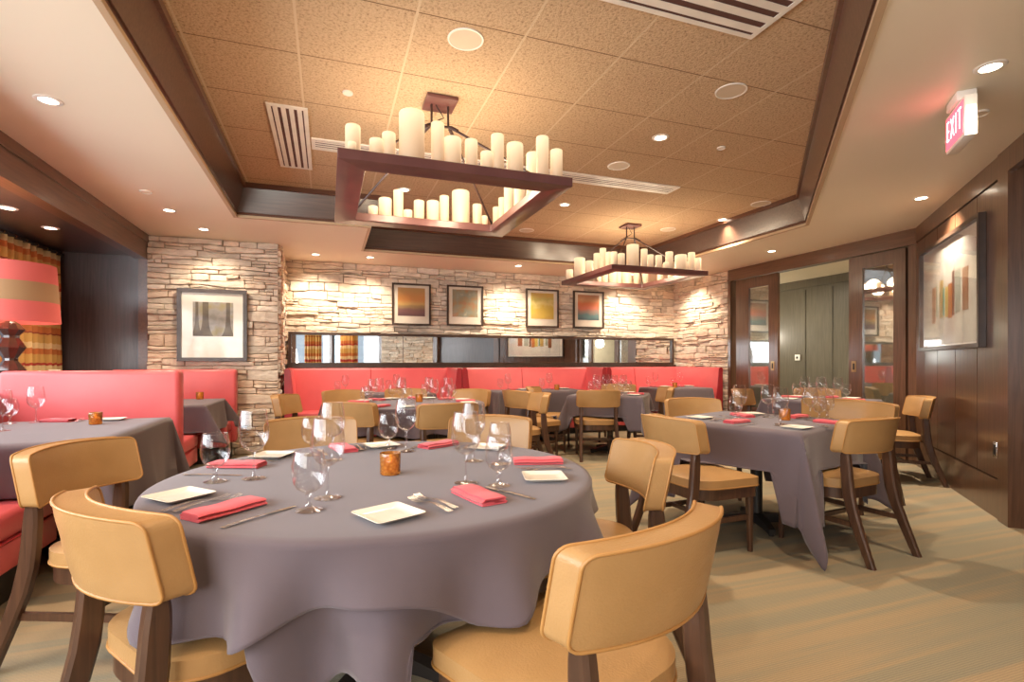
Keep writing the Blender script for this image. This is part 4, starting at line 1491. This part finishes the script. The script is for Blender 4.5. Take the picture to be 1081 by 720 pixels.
# ------------------------------------------------------------------ tableware
ZT0 = TOPZ + 0.0095
def make_wine():
    t = thing('wine_glass', None, None); t['category'] = 'glass'
    prof = [(0.005, 0.098), (0.018, 0.102), (0.034, 0.114), (0.046, 0.134), (0.0515, 0.158), (0.0505, 0.185), (0.046, 0.215), (0.041, 0.245)]
    b = B(); lathe(b, prof + [(r - 0.0012, z) for r, z in prof[::-1][:-1]] + [(0.0, 0.1005)], 28, close=False); bw = obj('bowl', b, M['glass'], t, smooth=70)
    b = B(); tube(b, [(0.0405 * math.cos(a * PI / 14), 0.0405 * math.sin(a * PI / 14), 0.245) for a in range(28)], 0.0011, 6, True); obj('rim', b, M['glass_stem'], bw, smooth=80)
    b = B(); lathe(b, [(0.0, 0.0), (0.040, 0.0), (0.0405, 0.0015), (0.030, 0.0035), (0.012, 0.006), (0.0055, 0.012), (0.0042, 0.03), (0.0038, 0.06), (0.0045, 0.088), (0.0075, 0.0975), (0, 0.0985)], 20, close=False)
    obj('stem', b, M['glass_stem'], t, smooth=60)
    return t
def make_goblet():
    t = thing('water_goblet', None, None); t['category'] = 'glass'
    prof = [(0.006, 0.050), (0.020, 0.054), (0.034, 0.064), (0.0435, 0.082), (0.0475, 0.104), (0.0465, 0.128), (0.0425, 0.152), (0.0385, 0.168)]
    b = B(); lathe(b, prof + [(r - 0.0014, z) for r, z in prof[::-1][:-1]] + [(0.0, 0.0535)], 28, close=False); bw = obj('bowl', b, M['glass'], t, smooth=70)
    b = B(); tube(b, [(0.038 * math.cos(a * PI / 14), 0.038 * math.sin(a * PI / 14), 0.168) for a in range(28)], 0.0012, 6, True); obj('rim', b, M['glass_stem'], bw, smooth=80)
    b = B(); lathe(b, [(0.0, 0.0), (0.037, 0.0), (0.0375, 0.002), (0.028, 0.005), (0.012, 0.010), (0.0075, 0.020), (0.007, 0.034), (0.0105, 0.047), (0.0, 0.0505)], 20, close=False)
    obj('stem', b, M['glass_stem'], t, smooth=60)
    return t
def make_napkin():
    """a long folded cloth: one ribbon folded to and fro"""
    bm = B()
    W, L, th, g = 0.084, 0.20, 0.0042, 0.0046
    path = []
    nl = 4
    for k in range(nl):
        z = 0.0022 + k * (th + 0.0012)
        w0, w1 = -W / 2 + 0.003 * k, W / 2 - 0.002 * k
        xs = (w0, (w0 + w1) / 2, w1) if k % 2 == 0 else (w1, (w0 + w1) / 2, w0)
        for x in xs:
            path.append(Vector((x, z)))
        if k < nl - 1:
            sgn = 1 if k % 2 == 0 else -1
            path.append(Vector((xs[-1] + sgn * 0.005, z + (th + 0.0012) / 2)))
    n = len(path)
    lt, rt = [], []
    for i, p in enumerate(path):
        d = (path[min(i + 1, n - 1)] - path[max(i - 1, 0)]).normalized()
        nn = Vector((-d.y, d.x))
        lt.append(p + nn * th / 2)
        rt.append(p - nn * th / 2)
    loop = lt + rt[::-1]
    m = 9
    rings = []
    for j in range(m):
        y = -L / 2 + L * j / (m - 1)
        e = 1.0 - 0.05 * (abs(j - (m - 1) / 2) / ((m - 1) / 2)) ** 4
        lift = 0.0016 * math.sin(j * 1.3)
        rings.append([bm.verts.new((p.x * e, y, max(0.0003, p.y + (lift * p.y / 0.02)))) for p in loop])
    N = len(loop)
    for a, c in zip(rings, rings[1:]):
        for i in range(N):
            bm.faces.new((a[i], a[(i + 1) % N], c[(i + 1) % N], c[i]))
    for rg in (rings[0], rings[-1]):
        f = bm.faces.new(rg)
        bmesh.ops.triangulate(bm, faces=[f])
    o = obj('napkin', bm, M['napkin'], None, smooth=60)
    o['category'] = 'napkin'
    return o
def make_plate():
    bm = B()
    rings = []
    for hw, z, r in ((0.050, 0.0, 0.012), (0.056, 0.001, 0.014), (0.074, 0.0115, 0.013), (0.0755, 0.013, 0.013), (0.074, 0.0138, 0.012), (0.069, 0.012, 0.012), (0.060, 0.0055, 0.012), (0.040, 0.0045, 0.01)):
        rings.append([bm.verts.new((x, y, z)) for x, y in rrect(-hw, hw, -hw, hw, r, 4)])
    N = len(rings[0])
    for a, c in zip(rings, rings[1:]):
        for i in range(N):
            bm.faces.new((a[i], a[(i + 1) % N], c[(i + 1) % N], c[i]))
    bm.faces.new(rings[0][::-1]); bm.faces.new(rings[-1])
    o = obj('bread_plate', bm, M['china'], None, smooth=40)
    o['category'] = 'plate'
    return o
def strip_mesh(rows, skip, th):
    """rows: (y, z, [x...]); skip(i, j): no face there"""
    bm = B()
    g = [[bm.verts.new((x, y, z)) for x in xs] for y, z, xs in rows]
    for i in range(len(g) - 1):
        for j in range(len(g[0]) - 1):
            if not skip(i, j):
                bm.faces.new((g[i][j], g[i][j + 1], g[i + 1][j + 1], g[i + 1][j]))
    for v in [v for v in bm.verts if not v.link_faces]:
        bm.verts.remove(v)
    bmesh.ops.solidify(bm, geom=bm.faces[:], thickness=th)
    return bm
def make_fork():
    def xs(w):
        return [w * k for k in (-1, -0.66, -0.36, -0.12, 0.12, 0.36, 0.66, 1)]
    rows = []
    for y, z, w in ((-0.10, 0.004, 0.0085), (-0.092, 0.005, 0.0105), (-0.06, 0.009, 0.0085), (-0.02, 0.012, 0.0055), (0.015, 0.010, 0.0042), (0.03, 0.006, 0.0055), (0.042, 0.003, 0.0105), (0.055, 0.002, 0.0118), (0.075, 0.003, 0.0118), (0.09, 0.006, 0.0112), (0.10, 0.009, 0.0106)):
        rows.append((y, z + 0.0012, xs(w)))
    return_bm = strip_mesh(rows, lambda i, j: i >= 7 and j in (1, 3, 5), 0.0022)
    o = obj('fork', return_bm, M['steel'], None, smooth=50)
    o['category'] = 'fork'
    return o
def make_knife():
    rows = []
    for y, z, a, c in ((-0.112, 0.0, -0.006, 0.006), (-0.105, 0.0, -0.0085, 0.0085), (-0.06, 0.002, -0.0075, 0.0075), (-0.01, 0.002, -0.0055, 0.0055), (0.0, 0.002, -0.0062, 0.0062), (0.012, 0.001, -0.008, 0.0062), (0.06, 0.0, -0.0095, 0.006), (0.095, 0.0, -0.008, 0.006), (0.112, 0.0, -0.001, 0.0055)):
        rows.append((y, z + 0.0016, [a, a * 0.5 + c * 0.0, c * 0.5, c]))
    bm = strip_mesh(rows, lambda i, j: False, 0.003)
    o = obj('knife', bm, M['steel'], None, smooth=50)
    o['category'] = 'knife'
    return o
def make_votive():
    t = thing('votive_candle', None, None); t['category'] = 'candle'
    b = B(); lathe(b, [(0, 0), (0.035, 0), (0.037, 0.003), (0.0385, 0.078), (0.0375, 0.080), (0.0355, 0.078), (0.034, 0.012), (0, 0.010)], 24, close=False); obj('glass_cup', b, M['amber'], t, smooth=50)
    b = B(); lathe(b, [(0, 0.011), (0.026, 0.011), (0.027, 0.040), (0.022, 0.042), (0, 0.041)], 18, close=False); w = obj('tealight', b, M['wax'], t, smooth=50)
    b = B(); lathe(b, [(0, 0.041), (0.003, 0.044), (0.0045, 0.050), (0.002, 0.057), (0, 0.060)], 10, close=False); obj('flame', b, M['wick'], w, smooth=50)
    return t
PROTO = {'wine_glass': make_wine(), 'water_goblet': make_goblet(), 'napkin': make_napkin(), 'bread_plate': make_plate(), 'fork': make_fork(), 'knife': make_knife(), 'votive_candle': make_votive()}
FIRST = {k: True for k in PROTO}
GRP = {'wine_glass': 'wine glasses on the tables', 'water_goblet': 'water goblets on the tables', 'napkin': 'folded coral napkins', 'bread_plate': 'square bread plates', 'fork': 'forks on the tables', 'knife': 'knives on the tables', 'votive_candle': 'amber votive candles'}
ADJ = {'wine_glass': 'empty wine glass', 'water_goblet': 'short water goblet', 'napkin': 'folded coral napkin', 'bread_plate': 'square white bread plate', 'knife': 'steel table knife', 'votive_candle': 'amber glass votive candle'}
def put(kind, x, y, rz, where, z=ZT0, adj=None):
    p = PROTO[kind]
    label = (adj or ADJ[kind]) + ' ' + where
    loc = (x, y, z)
    if FIRST[kind]:
        FIRST[kind] = False
        p.location = loc
        p.rotation_euler = (0, 0, rz)
        tag(p, label, p['category'], GRP[kind])
        return p
    return dup(p, label, loc, rz, GRP[kind])

def setting(where, head, plate=None, napkin=None, knife=None, forks=None, wine=None, goblet=None, nrot=None):
    a = R(head) - PI / 2
    if plate: put('bread_plate', *plate, a, where)
    if napkin: put('napkin', *napkin, (R(nrot) - PI / 2) if nrot is not None else a, where)
    if knife: put('knife', *knife, a, where)
    if forks:
        c, s = math.cos(a), math.sin(a)
        for k, nm in ((-1, 'outer'), (1, 'inner')):
            put('fork', forks[0] + k * 0.016 * c - k * 0.008 * s, forks[1] + k * 0.016 * s + k * 0.008 * c, a, where, adj=nm + ' steel fork')
    if wine: put('wine_glass', *wine, 0, where)
    if goblet: put('water_goblet', *goblet, 0, where)

# round front table
setting('before the booth-side chair of the round front table', -22, (-0.23, 2.52), (-0.34, 2.33), (-0.40, 2.18), (-0.27, 2.43), (-0.25, 2.07), (-0.37, 2.06))
setting('before the curved chair cut by the lower photo edge', 43, (-0.43, 1.85), (-0.27, 1.64), (-0.17, 1.555), (-0.345, 1.745), (0.0, 1.70), (-0.05, 1.575))
setting('before the largest chair at the bottom of the photo', 115, (0.155, 1.44), (0.435, 1.55), (0.545, 1.57), (0.29, 1.52), (0.45, 1.75), (0.545, 1.675), 104)
setting('before the sideways chair on the aisle side', 165, (0.73, 1.72), (0.82, 2.0), (0.80, 2.12), (0.79, 1.87), (0.58, 2.13), (0.665, 2.03))
setting('before the tan chair across the round table toward the pillar', -76, (0.25, 2.64), (0.07, 2.61), (-0.03, 2.58), (0.155, 2.63), (0.02, 2.35), (-0.065, 2.50))
setting('before the tan chair across the round table toward the aisle', -126, (0.73, 2.41), (0.52, 2.56), (0.40, 2.56), (0.63, 2.48), (0.345, 2.46), (0.275, 2.56), -150)
put('votive_candle', 0.22, 1.985, 0, 'at the middle of the round front table')
# square aisle table
setting('on the square aisle table before the chair with full seat showing', 15, (2.60, 3.17), (2.66, 2.87), (2.62, 2.73), (2.65, 3.02), (2.875, 2.705), (2.795, 2.635))
setting('on the square aisle table before the splayed-leg chair', 105, (2.78, 2.49), (3.23, 2.62), (3.34, 2.66), (2.98, 2.55), (3.25, 2.80), (3.36, 2.82))
setting('on the square aisle table before the olive chair', -100, (3.18, 3.27), (3.0, 3.18), (2.86, 3.19), (3.10, 3.2), (2.86, 3.06), (2.76, 2.99))
setting('on the square aisle table on its wall side', 195, None, (3.33, 2.98), (3.24, 3.15), (3.33, 2.90), (3.13, 3.06), (3.50, 2.87))
put('votive_candle', 3.10, 2.88, 0, 'on the square aisle table beside the glasses')

def polar_setting(cx, cy, ang, head, rad, where, glasses=True, plate=True, nap=True, ga=0.17):
    a = R(ang)
    u = Vector((math.cos(a), math.sin(a)))
    h = Vector((-u.x, -u.y))
    rgt = Vector((h.y, -h.x))
    c = Vector((cx, cy)) + u * rad
    f = lambda along, across: tuple(c + h * along + rgt * across)
    setting(where, math.degrees(math.atan2(h.y, h.x)), f(0.0, -0.20) if plate else None, f(0, 0) if nap else None, None, None, f(0.17, ga - 0.06) if glasses else None, f(0.12, ga + 0.04) if glasses else None)
MID = [(161, 'on the middle table before the chair by the pillar'), (125, 'on the middle table before the half hidden chair'), (82, 'on the middle table before its farthest chair'), (38, 'on the middle table below the first red divider'), (-7, 'on the middle table before the edge-on chair'), (-84, 'on the middle table before the orange tan chair'), (-130, 'on the middle table before the chair above the glass trio')]
for ang, wh in MID:
    polar_setting(0.82, 5.40, ang, 0, 0.55, wh)
put('votive_candle', 0.90, 5.45, 0, 'at the middle of the middle round table')
for ang, wh in ((-129.5, 'on the dark square table before the squarely seen chair'), (140.5, 'on the dark square table beside the sideways chair'), (50.5, 'on the dark square table before the hidden chair'), (-39.5, 'on the dark square table on its door side')):
    polar_setting(3.49, 6.01, ang, 0, 0.33, wh, ga=0.14)
for ang, wh in ((-160, 'on the doorway table before the chair seen from behind'), (20, 'on the doorway table on the door side'), (110, 'on the doorway table before the small chair'), (-70, 'on the doorway table toward the panelled wall')):
    polar_setting(5.25, 4.38, ang, 0, 0.32, wh, ga=0.12)
# banquette tables: two settings each on the bench side
for cx, cy, w, nm in ((0.66, 7.14, 0.33, 'first'), (2.93, 7.17, 0.33, 'middle'), (5.38, 7.17, 0.24, 'last')):
    polar_setting(cx - w, cy, 90, 0, 0.22, 'on the table of the %s banquette booth, pillar-side place' % nm)
    polar_setting(cx + w, cy, 90, 0, 0.22, 'on the table of the %s banquette booth, door-side place' % nm)
put('votive_candle', 3.22, 7.10, 0, 'on the table of the middle banquette booth')
put('votive_candle', 5.35, 7.14, 0, 'on the table of the last banquette booth')
# booth tables by the window
put('wine_glass', -1.86, 4.01, 0, 'closest to the photo edge on the near booth table')
put('wine_glass', -1.90, 4.49, 0, 'before the red backrest on the near booth table')
put('water_goblet', -2.03, 4.46, 0, 'before the red backrest on the near booth table')
put('napkin', -1.78, 4.50, R(70), 'on the near booth table by the wine glass')
put('fork', -1.66, 4.50, R(10), 'on the near booth table between napkin and candle', adj='steel fork')
put('votive_candle', -1.47, 4.23, 0, 'on the near booth table before the red backrest')
put('bread_plate', -1.46, 4.48, 0, 'on the near booth table behind the votive candle')
put('votive_candle', -1.35, 6.66, 0, 'on the booth table near the stone pillar')

# ------------------------------------------------------------------ red seating
def upholstered(bm, x0, x1, y0, y1, z0, z1, r=0.03):
    rbx(bm, x0, x1, y0, y1, z0, z1, r, 4)
def welt(parent, pts, name='welt'):
    b = B(); tube(b, pts, 0.006, 6); obj(name, b, M['redpipe'], parent, smooth=80)
def booth(label, x0, x1, back, seats, zb=1.10):
    """back: (y0, y1); seats: list of (y0, y1, x_end)"""
    t = thing('booth_bench', label, 'bench', (x1, (back[0] + back[1]) / 2, 0), 0, 'red booth benches')
    ox, oy = x1, (back[0] + back[1]) / 2
    b = B(); upholstered(b, x0 - ox, 0, back[0] - oy, back[1] - oy, 0.19, zb, 0.035); bk = obj('backrest', b, M['red'], t, smooth=60)
    for y in (back[0] - oy, back[1] - oy):
        welt(bk, [(-0.028, y + (0.008 if y < 0 else -0.008), 0.2), (-0.028, y + (0.008 if y < 0 else -0.008), zb - 0.03), (x0 - ox + 0.03, y + (0.008 if y < 0 else -0.008), zb - 0.03)])
    for y0, y1, xe in seats:
        b = B(); upholstered(b, x0 - ox, xe - ox, y0 - oy, y1 - oy, 0.34, 0.47, 0.03); s = obj('seat', b, M['red'], t, smooth=60)
        welt(s, [(x0 - ox + 0.03, (y0 if abs(y0 - oy) > abs(y1 - oy) else y1) - oy, 0.34), (xe - ox - 0.01, (y0 if abs(y0 - oy) > abs(y1 - oy) else y1) - oy, 0.34), (xe - ox, (y0 + y1) / 2 - oy, 0.335), (xe - ox, (y1 if abs(y0 - oy) > abs(y1 - oy) else y0) - oy, 0.335)])
        b = B(); rbx(b, x0 - ox, xe - ox - 0.005, y0 - oy + 0.005, y1 - oy - 0.005, 0.19, 0.335, 0.012); obj('seat_base', b, M['red'], t, smooth=60)
        b = B(); bx(b, x0 - ox, xe - ox - 0.08, y0 - oy + 0.07, y1 - oy - 0.05, 0.0, 0.19); obj('plinth', b, M['black_metal'], t)
    b = B(); bx(b, x0 - ox, -0.06, back[0] - oy + 0.03, back[1] - oy - 0.03, 0, 0.19); obj('plinth', b, M['black_metal'], t)
    return t
booth('red booth bench at the photo edge, only its seat end showing', -2.33, -1.40, (2.66, 2.86), [(2.86, 3.55, -1.40)])
booth('red double booth bench with the tall wide backrest behind the near booth table', -2.33, -1.15, (4.95, 5.11), [(4.42, 4.95, -1.20), (5.11, 5.86, -1.20)], 1.10)
booth('red booth bench standing against the stone pillar under the tree picture', -2.33, -1.05, (7.08, 7.24), [(6.72, 7.08, -1.10)], 1.08)

def banquette(label, x0, x1, left_end, right_end):
    t = thing('banquette', label, 'banquette', ((x0 + x1) / 2, 8.1, 0), 0, 'red wall banquettes')
    ox, oy = (x0 + x1) / 2, 8.1
    zt = 1.075
    # back with a slope: thin at the top
    b = B()
    pts = [(8.31, 0.2), (8.31, zt - 0.02), (8.27, zt), (8.21, zt - 0.005), (8.185, zt - 0.04), (8.09, 0.50), (8.06, 0.40), (8.06, 0.2)]
    va = [b.verts.new((x0 + 0.004 - ox, y - oy, z)) for y, z in pts]
    vb = [b.verts.new((x1 - 0.004 - ox, y - oy, z)) for y, z in pts]
    b.faces.new(va); b.faces.new(vb[::-1])
    for i in range(len(pts)):
        j = (i + 1) % len(pts)
        b.faces.new((va[i], va[j], vb[j], vb[i]))
    bk = obj('backrest', b, M['red'], t, smooth=40)
    m = (x0 + x1) / 2 - 0.05
    welt(bk, [(m - ox, 8.083 - oy, 0.5), (m - ox, 8.183 - oy, zt - 0.042), (m - ox, 8.208 - oy, zt - 0.002)], 'seam')
    b = B(); upholstered(b, x0 + 0.10 - ox, x1 - 0.10 - ox, 7.64 - oy, 8.06 - oy, 0.34, 0.47, 0.03); obj('seat', b, M['red'], t, smooth=60)
    b = B(); rbx(b, x0 + 0.10 - ox, x1 - 0.10 - ox, 7.65 - oy, 8.06 - oy, 0.10, 0.335, 0.01); obj('seat_base', b, M['red'], t, smooth=60)
    b = B(); bx(b, x0 + 0.1 - ox, x1 - 0.1 - ox, 7.72 - oy, 8.06 - oy, 0.0, 0.10); obj('plinth', b, M['black_metal'], t)
    # side wings, thicker at the foot
    for end, sgn, yf in ((x0, 1, left_end), (x1, -1, right_end)):
        b = B()
        prof = [(0.0, 0.10), (0.0, zt - 0.02), (0.015, zt + 0.004), (0.05, zt + 0.004), (0.07, zt - 0.03), (0.125, 0.55), (0.135, 0.44), (0.135, 0.10)]
        va = [b.verts.new((end + sgn * (x + 0.003) - ox, yf - oy, z)) for x, z in prof]
        vb = [b.verts.new((end + sgn * (x + 0.003) - ox, 8.30 - oy, z)) for x, z in prof]
        b.faces.new(va); b.faces.new(vb[::-1])
        for i in range(len(prof)):
            j = (i + 1) % len(prof)
            b.faces.new((va[i], va[j], vb[j], vb[i]))
        w = obj('side_wing', b, M['red'], t, smooth=50)
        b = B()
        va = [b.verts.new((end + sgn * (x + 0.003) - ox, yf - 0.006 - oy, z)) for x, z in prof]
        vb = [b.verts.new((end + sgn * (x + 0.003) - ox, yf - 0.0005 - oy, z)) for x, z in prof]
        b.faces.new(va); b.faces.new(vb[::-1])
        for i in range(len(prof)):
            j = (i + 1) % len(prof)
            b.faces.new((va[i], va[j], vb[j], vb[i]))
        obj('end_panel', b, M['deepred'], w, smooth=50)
        welt(w, [(end + sgn * 0.138 - ox, yf - oy, 0.12), (end + sgn * 0.138 - ox, yf - oy, 0.44), (end + sgn * 0.128 - ox, yf - oy, 0.55), (end + sgn * 0.073 - ox, yf - oy, zt - 0.03), (end + sgn * 0.053 - ox, yf - oy, zt + 0.004)])
    return t
banquette('red wall banquette between the stone pillar and the first divider', -0.54, 1.87, 7.42, 7.50)
banquette('middle red wall banquette between the two dividers', 1.875, 4.36, 7.50, 7.62)
banquette('red wall banquette ending beside the sliding doors', 4.365, 6.235, 7.62, 7.05)

# ------------------------------------------------------------------ window bay: curtains, lamp
def curtain(label, p0, p1, z0, z1, folds, amp=0.045):
    P0, P1 = Vector(p0), Vector(p1)
    u = (P1 - P0).normalized()
    n = Vector((-u.y, u.x))
    L = (P1 - P0).length
    bm = B()
    N, Mz = folds * 10, 14
    cols = []
    for i in range(N + 1):
        s = i / N
        col = []
        for j in range(Mz + 1):
            q = j / Mz
            a = amp * (0.75 + 0.25 * q) * math.sin(2 * PI * folds * s + 0.3 * math.sin(5 * q)) + 0.25 * amp * math.sin(2 * PI * folds * 2.3 * s + 1)
            pnt = P0 + u * (L * s) + n * a
            col.append(bm.verts.new((pnt.x, pnt.y, z1 + (z0 - z1) * q)))
        cols.append(col)
    for a, c in zip(cols, cols[1:]):
        for j in range(Mz):
            bm.faces.new((a[j], c[j], c[j + 1], a[j + 1]))
    o = solid(obj('curtain', bm, M['curtain'], None, smooth=80), 0.004)
    return tag(o, label, 'curtain', 'striped curtains')
curtain('red and gold striped curtain hanging in the window bay behind the lamp', (-2.885, 5.70), (-2.885, 7.30), 0.97, 2.37, 12, 0.05)
curtain('striped red and gold curtain by the windows behind the camera, seen in the mirror', (0.92, -1.22), (0.40, -1.74), 0.05, 2.42, 6)
curtain('second striped curtain behind the camera beside the pale window', (-0.75, -2.70), (-0.20, -2.55), 0.05, 2.42, 6)
t = thing('curtain_rod', 'dark curtain rod with ball finial under the bay soffit', 'curtain rod', (-2.885, 7.32, 2.40), 0)
b = B(); tube(b, [(0, -4.6, 0), (0, 0, 0)], 0.012, 10); obj('rod', b, M['black_metal'], t)
b = B(); lathe(b, [(0, -0.03), (0.02, -0.022), (0.03, 0), (0.02, 0.022), (0, 0.03)], 14, close=False); obj('finial', b, M['black_metal'], t, (0, 0.02, 0))
for k in range(8):
    b = B(); y = -1.5 + 0.2 * k
    tube(b, [(0.018 * math.cos(a * PI / 6), y, 0.018 * math.sin(a * PI / 6)) for a in range(12)], 0.003, 6, True); obj('curtain_ring', b, M['brass'], t)

t = thing('table_lamp', 'table lamp with striped coral shade and turned dark base behind the booth', 'lamp', (-2.50, 5.50, 0.94), 0)
b = B(); lathe(b, [(0.0, 0.0), (0.11, 0.0), (0.11, 0.02), (0.05, 0.05), (0.05, 0.08), (0.105, 0.16), (0.05, 0.24), (0.05, 0.26), (0.105, 0.35), (0.06, 0.43), (0.06, 0.45), (0.10, 0.50), (0.06, 0.55), (0.03, 0.57), (0.0, 0.57)], 10, close=False)
M['lamp_base'] = simple('lamp_base_lacquer', (0.055, 0.018, 0.011), (0.08, 0.028, 0.018), rough=0.18, coat=0.8)
obj('lamp_base', b, M['lamp_base'], t, smooth=None)
b = B(); lathe(b, [(0.325, 0.56), (0.295, 1.045), (0.291, 1.045), (0.321, 0.56)], 40, close=False); obj('lamp_shade', b, M['shade'], t, smooth=50)
b = B(); tube(b, [(0, 0, 0.56), (0, 0, 1.0)], 0.006, 8); lathe(b, [(0, 0.68), (0.035, 0.72), (0.04, 0.78), (0.0, 0.84)], 14, close=False); obj('bulb_stem', b, M['brass'], t)
l = bpy.data.lights.new('lamp_bulb', 'POINT'); l.energy = 6; l.color = (1, 0.75, 0.5); l.shadow_soft_size = 0.06
o = bpy.data.objects.new('lamp_bulb', l); COL.objects.link(o); o.location = (-2.50, 5.50, 1.72)

b = B()
pz = [(-0.06, 0), (0, 0.11), (0.06, 0)]
for s in (-1, 1):
    va = [b.verts.new((s * 0.045 + (0.0), 0, 0.11)), b.verts.new((s * 0.045, -0.055, 0)), b.verts.new((s * 0.045, 0.055, 0))]
    vb = [b.verts.new((s * 0.043, 0, 0.107)), b.verts.new((s * 0.043, -0.053, 0)), b.verts.new((s * 0.043, 0.053, 0))]
b.free()
b = B()
for sg in (-1, 1):
    p = [(-0.05, 0, 0.15), (0.05, 0, 0.15), (0.05, sg * 0.06, 0), (-0.05, sg * 0.06, 0)]
    v1 = [b.verts.new(q) for q in p]
    v2 = [b.verts.new((q[0], q[1] - sg * 0.003 if q[2] < 0.1 else q[1], q[2] - (0.003 if q[2] > 0.1 else 0))) for q in p]
    b.faces.new(v1); b.faces.new(v2[::-1])
    for i in range(4):
        b.faces.new((v1[i], v1[(i + 1) % 4], v2[(i + 1) % 4], v2[i]))
bmesh.ops.remove_doubles(b, verts=b.verts[:], dist=0.0005)
o = obj('tent_card', b, M['matboard'], None, (-2.62, 6.55, 0.941), R(40), smooth=None); tag(o, 'small white folded card standing on the ledge past the lamp', 'card')

# ------------------------------------------------------------------ added window and corridor fill, sky
def area(loc, target, sx, sy, watts, color):  # area lamps added outside the windows as fill for the room
    l = bpy.data.lights.new('window_fill', 'AREA')
    l.shape = 'RECTANGLE'
    l.size, l.size_y = sx, sy
    l.energy = watts
    l.color = color
    o = bpy.data.objects.new('window_fill', l)
    COL.objects.link(o)
    o.location = loc
    d = Vector(target) - Vector(loc)
    o.rotation_euler = d.to_track_quat('-Z', 'Z').to_euler()
    return o
WIN = (1.0, 0.93, 0.84)
area((-2.0, -2.98, 1.65), (-1.6, 0, 1.6), 1.9, 1.55, 110, WIN)
for yy, ww in ((-2.0, 46), (-0.4, 46), (1.2, 46), (2.8, 42), (4.4, 26)):
    area((-3.13, yy, 1.65), (-1.0, yy + 0.3, 0.7), 1.35, 1.4, ww, (0.92, 0.95, 1.0))
for x, y in ((7.15, 4.6), (7.15, 7.2)):  # wide spots without fixtures, added to brighten the corridor panels
    spot((x, y, ZC - 0.03), (7.8, y, 0), 85, R(150), 0.9, (1.0, 0.9, 0.72), 0.08)
for y in (3.4, 8.9):  # unseen point lights added to brighten the corridor ceiling
    l = bpy.data.lights.new('corridor_fill', 'POINT'); l.energy = 26; l.color = (1.0, 0.9, 0.74); l.shadow_soft_size = 0.12
    o = bpy.data.objects.new('corridor_fill', l); COL.objects.link(o); o.location = (7.4, y, 1.7)
w = bpy.data.worlds.new('world')
SC.world = w
w.use_nodes = True
w.node_tree.nodes['Background'].inputs['Color'].default_value = (0.75, 0.85, 1.0, 1)
w.node_tree.nodes['Background'].inputs['Strength'].default_value = 0.55

vs_ = SC.view_settings
vs_.view_transform = 'Standard'
vs_.look = 'None'
vs_.exposure = 0.80
vs_.gamma = 1.0
vs_.use_curve_mapping = False
SC.cycles.max_bounces = 10
SC.cycles.diffuse_bounces = 5
SC.cycles.transparent_max_bounces = 24
SC.cycles.transmission_bounces = 10
SC.cycles.sample_clamp_indirect = 4.0
SC.cycles.caustics_reflective = False
SC.cycles.caustics_refractive = False
bpy.context.view_layer.update()
print('objects', len(bpy.data.objects), 'things', len(USED))
